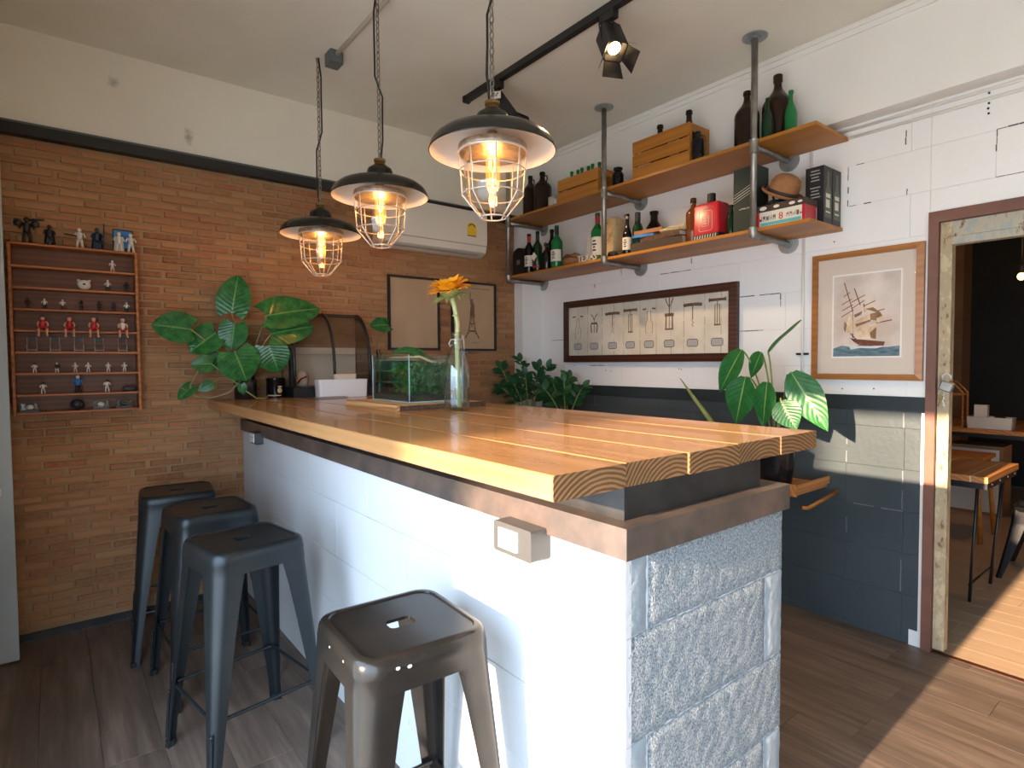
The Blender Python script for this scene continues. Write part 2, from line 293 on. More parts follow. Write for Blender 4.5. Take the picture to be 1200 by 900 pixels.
# ------------------------------------------------------------------ mesh helpers
class MB:
    def __init__(s): s.v = []; s.f = []; s.rnd = []; s.uv = None; s.cur = 0.0
    def add(s, vs, fs):
        n = len(s.v); s.v += [tuple(x) for x in vs]; s.f += [tuple(i+n for i in q) for q in fs]; s.rnd += [s.cur]*len(fs); return s
    def box(s, a, b, M4=None):
        x0, y0, z0 = [min(a[i], b[i]) for i in range(3)]; x1, y1, z1 = [max(a[i], b[i]) for i in range(3)]
        vs = [V((x, y, z)) for z in (z0, z1) for x, y in ((x0, y0), (x1, y0), (x1, y1), (x0, y1))]
        if M4: vs = [M4 @ q for q in vs]
        return s.add(vs, [(3, 2, 1, 0), (4, 5, 6, 7), (0, 1, 5, 4), (1, 2, 6, 5), (2, 3, 7, 6), (3, 0, 4, 7)])
    def cbox(s, a, b, ch=.003, face='-y'):
        "box whose visible face (-y, -x or +z) has a chamfered edge"
        x0, y0, z0 = a; x1, y1, z1 = b
        if face == '-y':
            back = [(x0, y1, z0), (x1, y1, z0), (x1, y1, z1), (x0, y1, z1)]; mid = [(x0, y0+ch, z0), (x1, y0+ch, z0), (x1, y0+ch, z1), (x0, y0+ch, z1)]
            fr = [(x0+ch, y0, z0+ch), (x1-ch, y0, z0+ch), (x1-ch, y0, z1-ch), (x0+ch, y0, z1-ch)]
        elif face == '-x':
            back = [(x1, y1, z0), (x1, y0, z0), (x1, y0, z1), (x1, y1, z1)]; mid = [(x0+ch, y1, z0), (x0+ch, y0, z0), (x0+ch, y0, z1), (x0+ch, y1, z1)]
            fr = [(x0, y1-ch, z0+ch), (x0, y0+ch, z0+ch), (x0, y0+ch, z1-ch), (x0, y1-ch, z1-ch)]
        else:
            back = [(x0, y0, z0), (x1, y0, z0), (x1, y1, z0), (x0, y1, z0)]; mid = [(x0, y0, z1-ch), (x1, y0, z1-ch), (x1, y1, z1-ch), (x0, y1, z1-ch)]
            fr = [(x0+ch, y0+ch, z1), (x1-ch, y0+ch, z1), (x1-ch, y1-ch, z1), (x0+ch, y1-ch, z1)]
        fs = [(8, 9, 10, 11), (3, 2, 1, 0)]
        for k in range(4):
            j = (k+1) % 4; fs += [(k, j, 4+j, 4+k), (4+k, 4+j, 8+j, 8+k)]
        return s.add(back+mid+fr, fs)
    def loft(s, loops, cap0=True, cap1=True, closed=True):
        n = len(loops[0]); vs = [p for l in loops for p in l]; fs = []
        for k in range(len(loops)-1):
            for i in range(n if closed else n-1):
                j = (i+1) % n; fs.append((k*n+i, k*n+j, (k+1)*n+j, (k+1)*n+i))
        if cap0: fs.append(tuple(range(n-1, -1, -1)))
        if cap1: fs.append(tuple((len(loops)-1)*n+i for i in range(n)))
        return s.add(vs, fs)
    def cyl(s, p0, p1, r0, r1=None, n=12):
        return s.tube([p0, p1], [r0, r0 if r1 is None else r1], n)
    def tube(s, pts, rad, n=8, closed=False):
        pts = [V(p) for p in pts]; k = len(pts); rad = rad if isinstance(rad, (list, tuple)) else [rad]*k
        loops = []; nrm = None
        for i, p in enumerate(pts):
            a = pts[i-1] if (i > 0 or closed) else p; b = pts[(i+1) % k] if (i < k-1 or closed) else p
            d = (b-a).normalized() if (b-a).length > 1e-9 else V((0, 0, 1))
            if nrm is None: nrm = V((0, 0, 1)).cross(d); nrm = nrm if nrm.length > .05 else V((1, 0, 0)).cross(d)
            nrm = (nrm - d*nrm.dot(d)); nrm.normalize(); bi = d.cross(nrm)
            loops.append([p+rad[i]*(math.cos(2*PI*j/n)*nrm+math.sin(2*PI*j/n)*bi) for j in range(n)])
        if closed: loops.append(loops[0]); return s.loft(loops, False, False)
        return s.loft(loops)
    def lathe(s, prof, c=(0, 0, 0), n=20, M4=None, arc=None):
        loops = []
        for rad, z in prof:
            lp = []
            for j in range(n):
                t = 2*PI*j/n if arc is None else arc[0]+(arc[1]-arc[0])*j/(n-1)
                p = V((rad*math.cos(t), rad*math.sin(t), z)); p = M4 @ p if M4 else p
                lp.append(p+V(c))
            loops.append(lp)
        return s.loft(loops, prof[0][0] > 1e-6 and arc is None, prof[-1][0] > 1e-6 and arc is None, arc is None)
    def shell(s, prof, c=(0, 0, 0), n=32):
        loops = [[V(c)+V((rad*math.cos(2*PI*j/n), rad*math.sin(2*PI*j/n), z)) for j in range(n)] for rad, z in prof]
        return s.loft(loops, False, False)
    def prism(s, poly, fn, d):
        "poly of 2d points, fn(u,v,w)->3d"
        n = len(poly); vs = [fn(a, b, 0) for a, b in poly]+[fn(a, b, d) for a, b in poly]
        return s.add(vs, [tuple(range(n)), tuple(range(2*n-1, n-1, -1))]+[(i, i+n, (i+1) % n+n, (i+1) % n) for i in range(n)])
    def ball(s, c, r, n=10, sc=(1, 1, 1)):
        m = n//2+1; prof = [(r*math.sin(PI*i/m), -r*math.cos(PI*i/m)) for i in range(m+1)]
        prof[0] = (1e-4*r, -r); prof[-1] = (1e-4*r, r)
        return s.lathe(prof, c, n, Matrix.Diagonal((*sc, 1)))
WL = {}
def link(o): COL.objects.link(o); return o
def mesh(name, mb, mat, smooth=False):
    me = bpy.data.meshes.new(name); me.from_pydata(mb.v, [], mb.f)
    if any(mb.rnd):
        at = me.attributes.new('rnd', 'FLOAT', 'FACE'); at.data.foreach_set('value', mb.rnd)
    if mb.uv:
        ul = me.uv_layers.new(name='UVMap')
        for lp in me.loops: ul.data[lp.index].uv = mb.uv[lp.vertex_index]
    me.materials.append(mat)
    if smooth:
        me.polygons.foreach_set('use_smooth', [True]*len(me.polygons))
        if smooth != 'all': me.set_sharp_from_angle(angle=math.radians(38))
    me.update(); return me
def props(o, label=None, cat=None, group=None, kind=None):
    for k, x in (('label', label), ('category', cat), ('group', group), ('kind', kind)):
        if x: o[k] = x
    return o
def thing(name, label, cat, loc=(0, 0, 0), rz=0, group=None):
    o = bpy.data.objects.new(name, None); o.empty_display_size = .05; o.location = loc; o.rotation_euler = (0, 0, rz); WL[o.name] = V(loc)
    return props(link(o), label, cat, group)
def part(name, mb, mat, par=None, smooth=False, world=False, label=None, kind=None):
    if world and par is not None:
        l = WL[par.name]; mb.v = [(x-l.x, y-l.y, z-l.z) for x, y, z in mb.v]
    o = bpy.data.objects.new(name, mesh(name, mb, mat, smooth)); link(o)
    if par is not None: o.parent = par; WL[o.name] = WL.get(par.name, V((0, 0, 0)))
    else: WL[o.name] = V((0, 0, 0))
    return props(o, label, None, None, kind)
def struct(name, mb, mat, smooth=False): return part(name, mb, mat, None, smooth, kind='structure')
def inst(name, me, par, loc, rot=None, scale=None):
    o = bpy.data.objects.new(name, me); link(o); o.parent = par; o.location = loc
    if rot is not None:
        o.rotation_mode = 'QUATERNION'; o.rotation_quaternion = rot
    if scale: o.scale = scale
    return o
def dup(t, loc, rz=0, label=None, group=None):
    c = t.copy(); link(c); c.location = loc; c.rotation_euler = (0, 0, rz); WL[c.name] = V(loc)
    if label: c['label'] = label
    if group: c['group'] = group
    for ch in list(t.children):
        d = ch.copy(); link(d); d.parent = c
        for g in list(ch.children):
            e = g.copy(); link(e); e.parent = d
    return c
def rrect(hx, hy, r, n=6, z=0, c=(0, 0)):
    P = []
    for k, (sx, sy) in enumerate(((1, 1), (-1, 1), (-1, -1), (1, -1))):
        for i in range(n):
            a = k*PI/2+PI/2*i/(n-1); P.append(V((c[0]+sx*(hx-r)+r*math.cos(a), c[1]+sy*(hy-r)+r*math.sin(a), z)))
    return P
def text(name, s, size, mat, par, loc, rot, ext=.0004, align='CENTER'):
    cu = bpy.data.curves.new(name, 'FONT'); cu.body = s; cu.size = size; cu.extrude = ext; cu.align_x = align; cu.align_y = 'CENTER'
    cu.resolution_u = 2
    q = bpy.data.objects.new(name, cu); link(q); dg = bpy.context.evaluated_depsgraph_get(); dg.update()
    me = bpy.data.meshes.new_from_object(q.evaluated_get(dg)); bpy.data.objects.remove(q); bpy.data.curves.remove(cu)
    me.materials.clear(); me.materials.append(mat); me.name = name
    o = bpy.data.objects.new('lettering', me); link(o); o.parent = par; l = WL[par.name]
    o.location = V(loc)-l; o.rotation_euler = rot; return o
def ticks(name, n, size, gap, mat, par, y, z, x, seed=1):
    "row of small unreadable print marks on a -x facing surface"
    m = MB(); q = random.Random(seed)
    for k in range(n):
        yy = y-gap*k; h = size
        m.box((x-.0006, yy-gap*.36, z), (x, yy-gap*.22, z+h)); m.box((x-.0006, yy+gap*.2, z), (x, yy+gap*.34, z+h*q.choice((.6, 1))))
        m.box((x-.0006, yy-gap*.36, z+h*q.choice((.4, .8, 0))), (x, yy+gap*.3, z+h*q.choice((.5, .95, .15))))
    return part(name, m, mat, par, world=True, kind='stuff')
FACE_MX = (PI/2, 0, -PI/2)      # lettering read from the -x side
FACE_MY = (PI/2, 0, 0)          # lettering read from the -y side
# ================================================================== STRUCTURE
XW, YB, ZC, XF = 3.265, 3.817, 3.06, -.26
b = MB(); b.box((XF-.1, -2, -.2), (3.27, 3.95, -.012)); floor = struct('floor', b, mt['floor'])
rng = random.Random(3)
def planks(par, x0, x1, y0, y1, wd, ln, mat, ylo):
    cache = {}; rest = MB(); i = 0; x = x0
    while x < x1-.02:
        xe = min(x+wd, x1); y = y0-rng.random()*ln
        while y < y1:
            a, e = max(y, y0), min(y+ln, y1)
            if e-a > .02:
                if e > ylo:
                    key = (round(xe-x, 3), round(e-a, 3))
                    if key not in cache:
                        m = MB(); m.cbox((-(xe-x)/2+.0005, -(e-a)/2+.0005, -.012), ((xe-x)/2-.0005, (e-a)/2-.0005, 0), .0006, '+z'); cache[key] = mesh('plank', m, mat)
                    inst('plank', cache[key], par, ((x+xe)/2, (a+e)/2, 0))
                else: rest.box((x+.001, a+.001, -.012), (xe-.001, e-.001, 0))
            y += ln
        x = xe
    return rest
rest = planks(floor, XF, 3.27, -2, 3.80, .182, 1.22, mt['floor'], .35)
part('plank_field', rest, mt['floor'], floor, kind='stuff')
b = MB(); b.box((3.27, -2, -.2), (9, 3.2, -.012)); floor2 = struct('floor', b, mt['floor2'])
rest = planks(floor2, 3.27, 8.2, -2, 3.1, .16, 1.3, mt['floor2'], .3)
part('plank_field', rest, mt['floor2'], floor2, kind='stuff')
b = MB(); b.box((3.255, -.3, -.004), (3.285, .95, .0025)); struct('trim_1', b, mt['mahogany'])
b = MB(); b.box((XF-.1, -2, ZC), (3.5, 3.95, ZC+.15)); ceiling = struct('ceiling', b, mt['plaster'])
# --- brick wall
b = MB(); b.box((XF-.1, YB+.007, 0), (3.4, YB+.13, ZC)); wb = struct('wall_back', b, mt['mortar'])
RH, BL = .0425, .181
vari = []
for k in range(10):
    m = MB(); m.cur = .05+.1*k; j = lambda s: rng.uniform(-s, s)
    hx, hz = BL/2-.006+j(.002), RH/2-.0045+j(.0012)
    hx += j(.007); x0, x1, z0, z1, c = -hx, hx, -hz, hz, .004
    P = lambda x, y, z: (x+j(.0016), y, z+j(.0014))
    y0 = j(.0015)
    vs = [P(x0, .009, z0), P(x1, .009, z0), P(x1, .009, z1), P(x0, .009, z1), P(x0+c, y0+j(.001), z0+c), P(x1-c, y0+j(.001), z0+c), P(x1-c, y0+j(.001), z1-c), P(x0+c, y0+j(.001), z1-c)]
    m.add(vs, [(4, 5, 6, 7), (0, 1, 5, 4), (1, 2, 6, 5), (2, 3, 7, 6), (3, 0, 4, 7)]); vari.append(mesh('brick', m, mt['brick']))
slots = []
row = 0; z = .055
while z+RH < 2.54:
    x = XF-.05+(BL/2 if row % 2 else 0)+rng.uniform(-.012, .012)
    while x < 3.05:
        slots.append((x, z)); x += BL
    z += RH; row += 1
vis = lambda s: not (-.2 < s[0] and s[0]+BL < .38 and 1.16 < s[1] < 2.0) and s[0]+BL > -.2
near = sorted([s for s in slots if vis(s) and s[0]+BL < 3.05], key=lambda s: s[0])[:298]
ns = set(near); rest = MB()
for s in slots:
    cx, cz = s[0]+BL/2, s[1]+RH/2
    if s in ns: inst('brick', rng.choice(vari), wb, (cx, YB, cz))
    else:
        rest.cur = rng.random()+.01; hx = BL/2-.006+rng.uniform(-.002, .002); hz = RH/2-.0045; c = .004; q = lambda: rng.uniform(-.0014, .0014)
        x1 = min(cx+hx, 3.05); x0 = max(cx-hx+rng.uniform(-.007, .007), XF-.06)
        if x1-x0 < .02: continue
        y0 = YB+q()
        rest.add([(x0+q(), YB+.009, cz-hz), (x1+q(), YB+.009, cz-hz), (x1, YB+.009, cz+hz), (x0, YB+.009, cz+hz), (x0+c, y0+q(), cz-hz+c+q()), (x1-c, y0+q(), cz-hz+c+q()), (x1-c, y0+q(), cz+hz-c), (x0+c, y0+q(), cz+hz-c)],
                 [(4, 5, 6, 7), (0, 1, 5, 4), (1, 2, 6, 5), (2, 3, 7, 6), (3, 0, 4, 7)])
part('brick_field', rest, mt['brick'], wb, kind='stuff')
b = MB(); b.box((XF-.05, YB-.012, 0), (.9, YB+.01, .035)); struct('baseboard_back', b, mt['darksteel'])
b = MB(); b.box((XF-.1, 3.795, 2.585), (3.2, YB+.02, ZC)); part('plaster_band', b, mt['cream'], wb)
b = MB(); b.box((XF-.1, 3.765, 2.532), (3.05, YB+.01, 2.585)); struct('trim_2', b, mt['black'])
b = MB(); b.box((XF-.1, 3.78, 2.585), (3.05, 3.80, 2.60)); struct('trim_3', b, mt['junction'])
b = MB(); b.box((3.05, 3.72, 0), (3.4, YB+.02, 2.6)); struct('pillar', b, mt['white'])
# --- white block wall with doorway
DY0, DY1, DZ = -.3, .953, 2.083
b = MB()
b.box((XW+.004, DY1, 1.14), (3.42, 3.95, 2.6)); b.box((XW+.004, DY0-.9, DZ), (3.42, DY1, 2.6))
b.box((XW+.004, -2, 1.14), (3.42, DY0, DZ)); wr = struct('wall_right', b, mt['joint'])
b = MB(); b.box((XW+.004, DY1, 0), (3.42, 3.95, 1.14)); b.box((XW+.004, -2, 0), (3.42, DY0, 1.14)); wl_ = struct('wall_right_lower', b, mt['rail'])
def blocks(par, regions, zs, offs, L, mat, xf, face='-x', ch=.0012, g=.0003):
    for k in range(len(zs)-1):
        for (a0, a1, c0, c1) in regions:
            z0, z1 = max(zs[k], c0), min(zs[k+1], c1)
            if z1-z0 < .01: continue
            y = offs[k % 2]-L*12
            while y < a1:
                s, e = max(y, a0), min(y+L, a1)
                if e-s > .012:
                    m = MB(); q = rng.uniform(-.0003, .0003); m.cbox((xf+q, s+g, z0+g), (xf+.014, e-g, z1-g), ch, '-x'); part('block', m, mat, par)
                y += L
zr = [1.160, 1.366, 1.572, 1.778, 1.985, 2.190, 2.395, 2.60]
blocks(wr, [(DY1, 3.72, 1.215, 2.6), (-.9, DY1, DZ, 2.6)], zr, (1.034, .712), .604, mt['white'], XW)
blocks(wl_, [(DY1, 3.72, 0, 1.14)], [0, .033, .240, .445, .652, .857, 1.06, 1.14], (1.304, 1.04), .604, mt['navy'], XW)
def open_joints(par, segs, mat, seed):
    m = MB(); q = random.Random(seed)
    for (ya, za), (yb, zb) in segs:
        n = max(2, int((abs(ya-yb)+abs(za-zb))/.03))
        for k in range(n):
            if q.random() < .22: continue
            f0, f1 = k/n, (k+.95)/n; wd = q.uniform(.0012, .0030); j = q.uniform(-.001, .001)
            p, e = (ya+(yb-ya)*f0, za+(zb-za)*f0), (ya+(yb-ya)*f1, za+(zb-za)*f1)
            if ya == yb: m.box((XW-.0006, p[0]-wd+j, min(p[1], e[1])), (XW+.002, p[0]+wd+j, max(p[1], e[1])))
            else: m.box((XW-.0006, min(p[0], e[0]), p[1]-wd+j), (XW+.002, max(p[0], e[0]), p[1]+wd+j))
    part('open_joint', m, mat, par, kind='stuff')
open_joints(wr, [((2.258, 2.06), (2.258, 1.985)), ((2.50, 1.985), (2.26, 1.985)), ((2.848, 2.065), (2.848, 1.987)), ((3.11, 1.985), (3.11, 1.93)), ((1.915, 1.778), (1.67, 1.778)), ((1.666, 1.776), (1.666, 1.70)), ((1.915, 1.573), (1.765, 1.573)), ((1.058, 2.50), (1.058, 2.395)),
    ((1.316, 2.39), (1.316, 2.19)), ((1.316, 2.393), (1.20, 2.393)), ((1.31, 2.19), (1.17, 2.19)), ((.712, 2.395), (.712, 2.27)), ((.712, 2.397), (.60, 2.397)), ((.712, 2.19), (.61, 2.19)), ((1.05, 2.22), (1.05, 2.19)), ((3.35, 1.366), (2.95, 1.366)), ((3.6, 1.573), (3.45, 1.573))], M('dark_crack', (.10, .095, .09), rough=.95), 2)
open_joints(wl_, [((1.046, .85), (1.046, .66)), ((1.046, 1.135), (1.046, 1.06)), ((1.304, .985), (1.304, .86)), ((1.30, .57), (1.30, .45)), ((1.046, .445), (1.046, .25)), ((1.30, .65), (1.04, .65))], M('pale_crack', (.17, .18, .185), rough=.9), 3)
b = MB(); b.box((XW-.004, DY1, 1.14), (XW+.02, 3.72, 1.215)); struct('trim_4', b, mt['rail'])
m = MB()
for k in range(5): m.ball((XW-.001, .742+.002*(k % 2), 2.475+.022*k), .0055, 6, (.4, 1, 1))
for y, z in ((3.0, 1.33), (2.95, 1.325), (2.35, 1.345), (2.33, 1.34), (1.38, 2.02), (1.33, 1.245), (1.18, 1.25)): m.ball((XW-.001, y, z), .004, 6, (.4, 1, 1))
part('screw_holes', m, mt['black'], wr, kind='stuff')
b = MB(); b.box((3.16, -2, 2.6), (3.5, 3.80, ZC)); struct('beam', b, mt['beamwhite'])
b = MB(); b.box((3.148, -2, 3.030), (3.16, 3.79, 3.048)); b.box((3.150, -2, 2.998), (3.16, 3.79, 3.008)); struct('trim_5', b, mt['beamwhite'])
for i, (zz, rad) in enumerate(((2.575, .008), (2.535, .008))):
    b = MB(); b.tube([(3.254, -.9, zz), (3.254, 1.50, zz)], rad, 8); struct('trim_%d' % (6+i), b, mt['conduit'], 'all')
# painted strip of white beside the door frame
b = MB(); b.box((XW-.002, DY1, 0), (XW+.02, DY1+.018, 1.14)); b.box((XW-.002, DY1+.018, 0), (XW+.02, DY1+.055, .075)); struct('trim_8', b, mt['beamwhite'])
# door frame: rusty steel angle, weathered timber jamb and head
b = MB(); b.box((3.245, DY1-.040, 0), (3.40, DY1, DZ)); b.box((3.245, DY0, DZ-.05), (3.40, DY1-.0402, DZ)); b.box((3.245, DY0, 0), (3.40, DY0+.04, DZ))
dr = struct('door_1', b, mt['rustbrown'])
b = MB(); b.box((3.270, DY1-.088, .015), (3.32, DY1-.042, DZ-.052)); part('jamb', b, mt['peelcream'], dr, label='weathered cream timber jamb')
b = MB(); b.box((3.275, DY0+.04, 1.962), (3.315, DY1-.088, DZ-.052)); part('head_panel', b, mt['peelblue'], dr, label='peeling pale blue head panel')
b = MB(); b.box((3.270, DY0+.04, 1.925), (3.325, DY1-.088, 1.960)); part('head_rail', b, mt['peelblue'], dr)
# --- unseen facade on the street side: doorway widened to brighten the bar, solid beyond
b = MB()
b.box((XF-.1, -2, 2.05), (XF, 3.95, ZC)); b.box((XF-.1, 2.05, 0), (XF, 3.95, 2.05)); b.box((XF-.1, -2, 0), (XF, -1.7, 2.05))
struct('wall_left', b, mt['cream'])
b = MB(); b.box((XF+.005, 3.56, .012), (-.158, 3.60, 2.5)); d2 = struct('door_2', b, mt['panel'])
b = MB(); b.box((-.225, 3.535, .80), (-.198, 3.56, .83)); part('door_handle', b, mt['whiteplastic'], d2, label='small white handle')
b = MB(); b.box((XF-.1, -2.1, -.1), (9, -2, ZC)); struct('wall_front', b, mt['cream'])
# --- street outside
b = MB(); b.box((-30, -30, -.3), (XF-.1, 30, -.16)); struct('ground', b, mt['concrete'])
b = MB(); b.box((-10, 1.06, -.2), (-9, 14, 5.0)); struct('wall_sunblock', b, mt['cream'])  # unseen wall added to keep the sun off the far stools
# --- second room beyond the doorway
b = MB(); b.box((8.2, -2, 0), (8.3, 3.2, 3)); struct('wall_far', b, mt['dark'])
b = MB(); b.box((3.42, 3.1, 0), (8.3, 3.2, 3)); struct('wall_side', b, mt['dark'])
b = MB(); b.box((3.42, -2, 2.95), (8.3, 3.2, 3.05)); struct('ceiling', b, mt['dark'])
b = MB(); b.box((7.9, 1.98, 0), (8.2, 2.6, 2.95)); struct('pillar', b, mt['tan'])

# ================================================================== BAR COUNTER
CX, CY, CZ = .905, .777, .995
bc = thing('bar_counter', 'white painted block bar counter with a rough end toned blue-grey as shade and rusty steel edge', 'counter', (1.2, 2.2, 0))
b = MB(); b.box((CX+.006, CY+.008, 0), (1.551, 3.80, CZ)); part('core', b, mt['mortarwhite'], bc, world=True)
zc = [0, .18, .388, .597, .827, CZ]
for k in range(5):
    y = 2.02-.604*3+(.302 if k % 2 else 0)
    while y < 3.80:
        s, e = max(y, CY+.002), min(y+.604, 3.80)
        if e-s > .02:
            m = MB(); m.cbox((CX+rng.uniform(-.0008, .0008), s+.0005, zc[k]+.0005), (CX+.02, e-.0005, zc[k+1]-.0005), .0012, '-x'); part('block', m, mt['counterwhite'], bc, world=True)
        y += .604
def rough_block(x0, x1, z0, z1, amp, prou):
    nx, nz = max(3, int((x1-x0)/.012)), max(6, int((z1-z0)/.012)); m = MB(); vs = []; fs = []
    for iz in range(nz+1):
        for ix in range(nx+1):
            ex = min(ix, nx-ix, iz, nz-iz); d = prou*(0 if ex == 0 else .85 if ex == 1 else 1)+(rng.uniform(-amp, amp) if ex else 0)
            jx = rng.uniform(-.002, .002) if ex == 0 else 0
            vs.append((x0+(x1-x0)*ix/nx+(jx if 0 < iz < nz and ix in (0, nx) else 0), CY-d+.006, z0+(z1-z0)*iz/nz+(jx if 0 < ix < nx else 0)))
    for iz in range(nz):
        for ix in range(nx):
            a = iz*(nx+1)+ix; fs.append((a, a+1, a+nx+2, a+nx+1))
    m.add(vs, fs); n0 = len(m.v); return m
for x0, x1, k, mat, amp in ((CX, .978, 4, 'mortarwhite', .001), (.981, 1.555, 4, 'stucco', .0011), (CX, 1.467, 3, 'stucco', .0011), (1.470, 1.555, 3, 'mortarwhite', .001), (CX, .978, 2, 'mortarwhite', .0015), (.981, 1.555, 2, 'stucco', .0011),
                            (CX, 1.467, 1, 'stucco', .0011), (1.470, 1.555, 1, 'mortarwhite', .001), (CX, .978, 0, 'mortarwhite', .001), (.981, 1.555, 0, 'stucco', .0011)):
    part('end_block', rough_block(x0+.001, x1-.001, zc[k]+.0015, zc[k+1]-.0015, amp, .0035), mt['stucco'] if mat == 'stucco' else mt['smoothgrey'], bc, 'all', True)
def angle(x0, x1, y0, y1):
    pass
b = MB(); b.box((.893, .765, .997), (.905, 3.80, 1.063)); b.box((.905, .778, 1.055), (1.06, 3.80, 1.063)); part('steel_ledge', b, mt['steel'], bc, world=True, label='long rust-streaked steel angle')
b = MB(); b.box((.9055, .765, .997), (1.560, .7775, 1.063)); b.box((1.061, .7775, 1.055), (1.560, .93, 1.063)); b.box((1.552, .7775, .997), (1.560, .93, 1.055)); part('steel_ledge', b, mt['steel'], bc, world=True)
b = MB(); b.box((.937, .809, 1.063), (.947, 3.80, 1.140)); b.box((.9475, .809, 1.063), (1.485, .819, 1.140)); b.box((1.475, .8195, 1.063), (1.485, 3.8, 1.140)); part('steel_upstand', b, mt['darksteel'], bc, world=True, label='dark steel upstand carrying the top')
ct = thing('countertop', 'thick honey brown timber countertop of five long planks on the block bar', 'countertop', (1.24, 2.29, 1.14))
xs = [.715, .919, 1.132, 1.343, 1.557, 1.765]
for k in range(5):
    l = MB(); a, e = xs[k]+.0015, xs[k+1]-.0015; y0 = .79+(0, .003, -.002, .004, .001)[k]
    cx = (a+e)/2; hw = (e-a)/2; c = .003
    def sec(y, q): return [V((-hw+q, y, 0)), V((hw-q, y, 0)), V((hw, y, c)), V((hw, y, .05-c)), V((hw-c, y, .05)), V((-hw+c, y, .05)), V((-hw, y, .05-c)), V((-hw, y, c))]
    l.loft([sec(y0-2.29, c), sec(3.79-2.29, c)])
    o = part('plank', l, mt['top'], ct); o.location = (cx-1.24, 0, 0)
    l = MB(); l.loft([sec(y0-2.29-.0025, c), sec(y0-2.29-.0002, c)]); eg = part('end_grain', l, mt['endgrain'], o, label='end grain with growth rings, toned darker as the less lit end')
b = MB()
for x in xs[1:-1]: b.box((x-.0016, .793, 1.142), (x+.0016, 3.785, 1.1885))
part('seam_filler', b, mt['seam'], ct, world=True, label='pale filler in the plank joints')
# ---- socket boxes on the bar front
def socket(label, y0, y1, z0, z1, x0, x1):
    t = thing('socket_box', label, 'socket', ((x0+x1)/2, (y0+y1)/2, z0), group='socket boxes on the bar front')
    m = MB(); m.loft([[V((x, p.x, p.y)) for p in rrect((y1-y0)/2, (z1-z0)/2, .006, 4, 0, ((y0+y1)/2, (z0+z1)/2))] for x in (x1, x0)]); part('housing', m, mt['socketgrey'], t, True, True)
    m = MB(); cy, cz = (y0+y1)/2+.012, (z0+z1)/2; m.box((x0-.004, cy-.036, cz-.024), (x0, cy+.036, cz+.024)); part('face_plate', m, mt['whiteplastic'], t, world=True, label='white twin socket plate')
    for s in (-.018, .018):
        m = MB()
        for dy, dz in ((-.006, .004), (.006, .004), (0, -.008)): m.box((x0-.0046, cy+s+dy-.0015, cz+dz-.004), (x0-.0039, cy+s+dy+.0015, cz+dz+.004))
        part('socket_slots', m, mt['ink'], t, world=True)
socket('grey twin socket box on the bar front near its corner', 1.005, 1.148, .938, 1.012, .845, .905)
socket('grey socket box under the far end of the countertop by the brick wall', 3.36, 3.47, .955, 1.02, .865, .905)
# ================================================================== STOOLS
def make_stool(label, mat, worn):
    t = thing('bar_stool', label, 'stool', (0, 0, 0), 0, 'black metal stools along the bar')
    H, n = .77, 7
    m = MB()
    L = [rrect(.168, .168, .052, n, H-.078), rrect(.166, .166, .052, n, H-.040), rrect(.1665, .1665, .052, n, H-.038), rrect(.163, .163, .052, n, H-.014), rrect(.158, .158, .050, n, H-.004), rrect(.151, .151, .047, n, H),
         rrect(.143, .143, .044, n, H), rrect(.140, .140, .042, n, H-.004), rrect(.075, .075, .03, n, H-.005), rrect(.034, .024, .013, n, H-.005), rrect(.034, .024, .013, n, H-.013)]
    m.loft(L, False, False)
    m.loft([rrect(.164, .164, .052, n, H-.078), rrect(.160, .160, .052, n, H-.012), rrect(.034, .024, .013, n, H-.013)], False, False)
    part('seat', m, mat, t, True)
    for sx, sy in ((1, 1), (-1, 1), (-1, -1), (1, -1)):
        m = MB(); loops = []
        for i in range(9):
            f = i/8; z = (H-.072)*(1-f); c = .166+(.213-.166)*f
            wd = .100+(.034-.100)*min(1, f*1.12)**.8; rr_ = min(.05+(.016-.05)*f, wd*.6); th = .004
            op = [(c-wd, c)]; ip = [(c-wd, c-th)]
            for k in range(6):
                a = PI/2*(1-k/5); op.append((c-rr_+rr_*math.cos(a), c-rr_+rr_*math.sin(a))); ip.append((c-rr_+(rr_-th)*math.cos(a), c-rr_+(rr_-th)*math.sin(a)))
            op.append((c, c-wd)); ip.append((c-th, c-wd))
            lp = [V((sx*x, sy*y, z)) for x, y in op+ip[::-1]]; loops.append(lp if sx*sy > 0 else lp[::-1])
        m.loft(loops); o = part('leg', m, mat, t, True)
        m = MB(); m.tube([(sx*.200, sy*.200, 0), (sx*.200, sy*.200, .022)], [.017, .0155], 10); part('rubber_foot', m, mt['rubber'], o, True)
        m = MB(); a, zb, zt = .196, .03, .20
        m.tube([(sx*.2085, sy*.2085, zb), (sx*.199, sy*.199, zt)], [.0055, .004], 8); m.ball((sx*.199, sy*.199, zt), .0065, 8); part('pressed_rib', m, mat, o, True)
    for ax in (0, 1):
        for s in (-1, 1):
            m = MB(); c = .186; z = .235
            p = lambda d, q=0: V((d, s*c, z+q)) if ax == 0 else V((s*c, d, z+q))
            m.tube([p(-.175), p(-.135), p(.135), p(.175)], [.009, .0065, .0065, .009], 8); part('rung', m, mat, t, True)
    return t
st = [((.481, 3.351, 0), -.10, 'black metal bar stool farthest along the bar, beside the brick wall'),
      ((.534, 2.849, 0), .055, 'black metal bar stool second from the brick wall, between two others'),
      ((.532, 2.262, 0), .161, 'black metal bar stool third from the brick wall, in front of two others')]
s0 = make_stool(st[0][2], mt['gun'], False); s0.location = st[0][0]; s0.rotation_euler = (0, 0, st[0][1])
for loc, rz, lab in st[1:]: dup(s0, loc, rz, lab)
s4 = make_stool('worn gunmetal bar stool with scratched seat edge standing nearest, apart from the rest', mt['gunworn'], True)
s4.location = (.653, 1.275, 0); s4.rotation_euler = (0, 0, -.046)
m = MB()
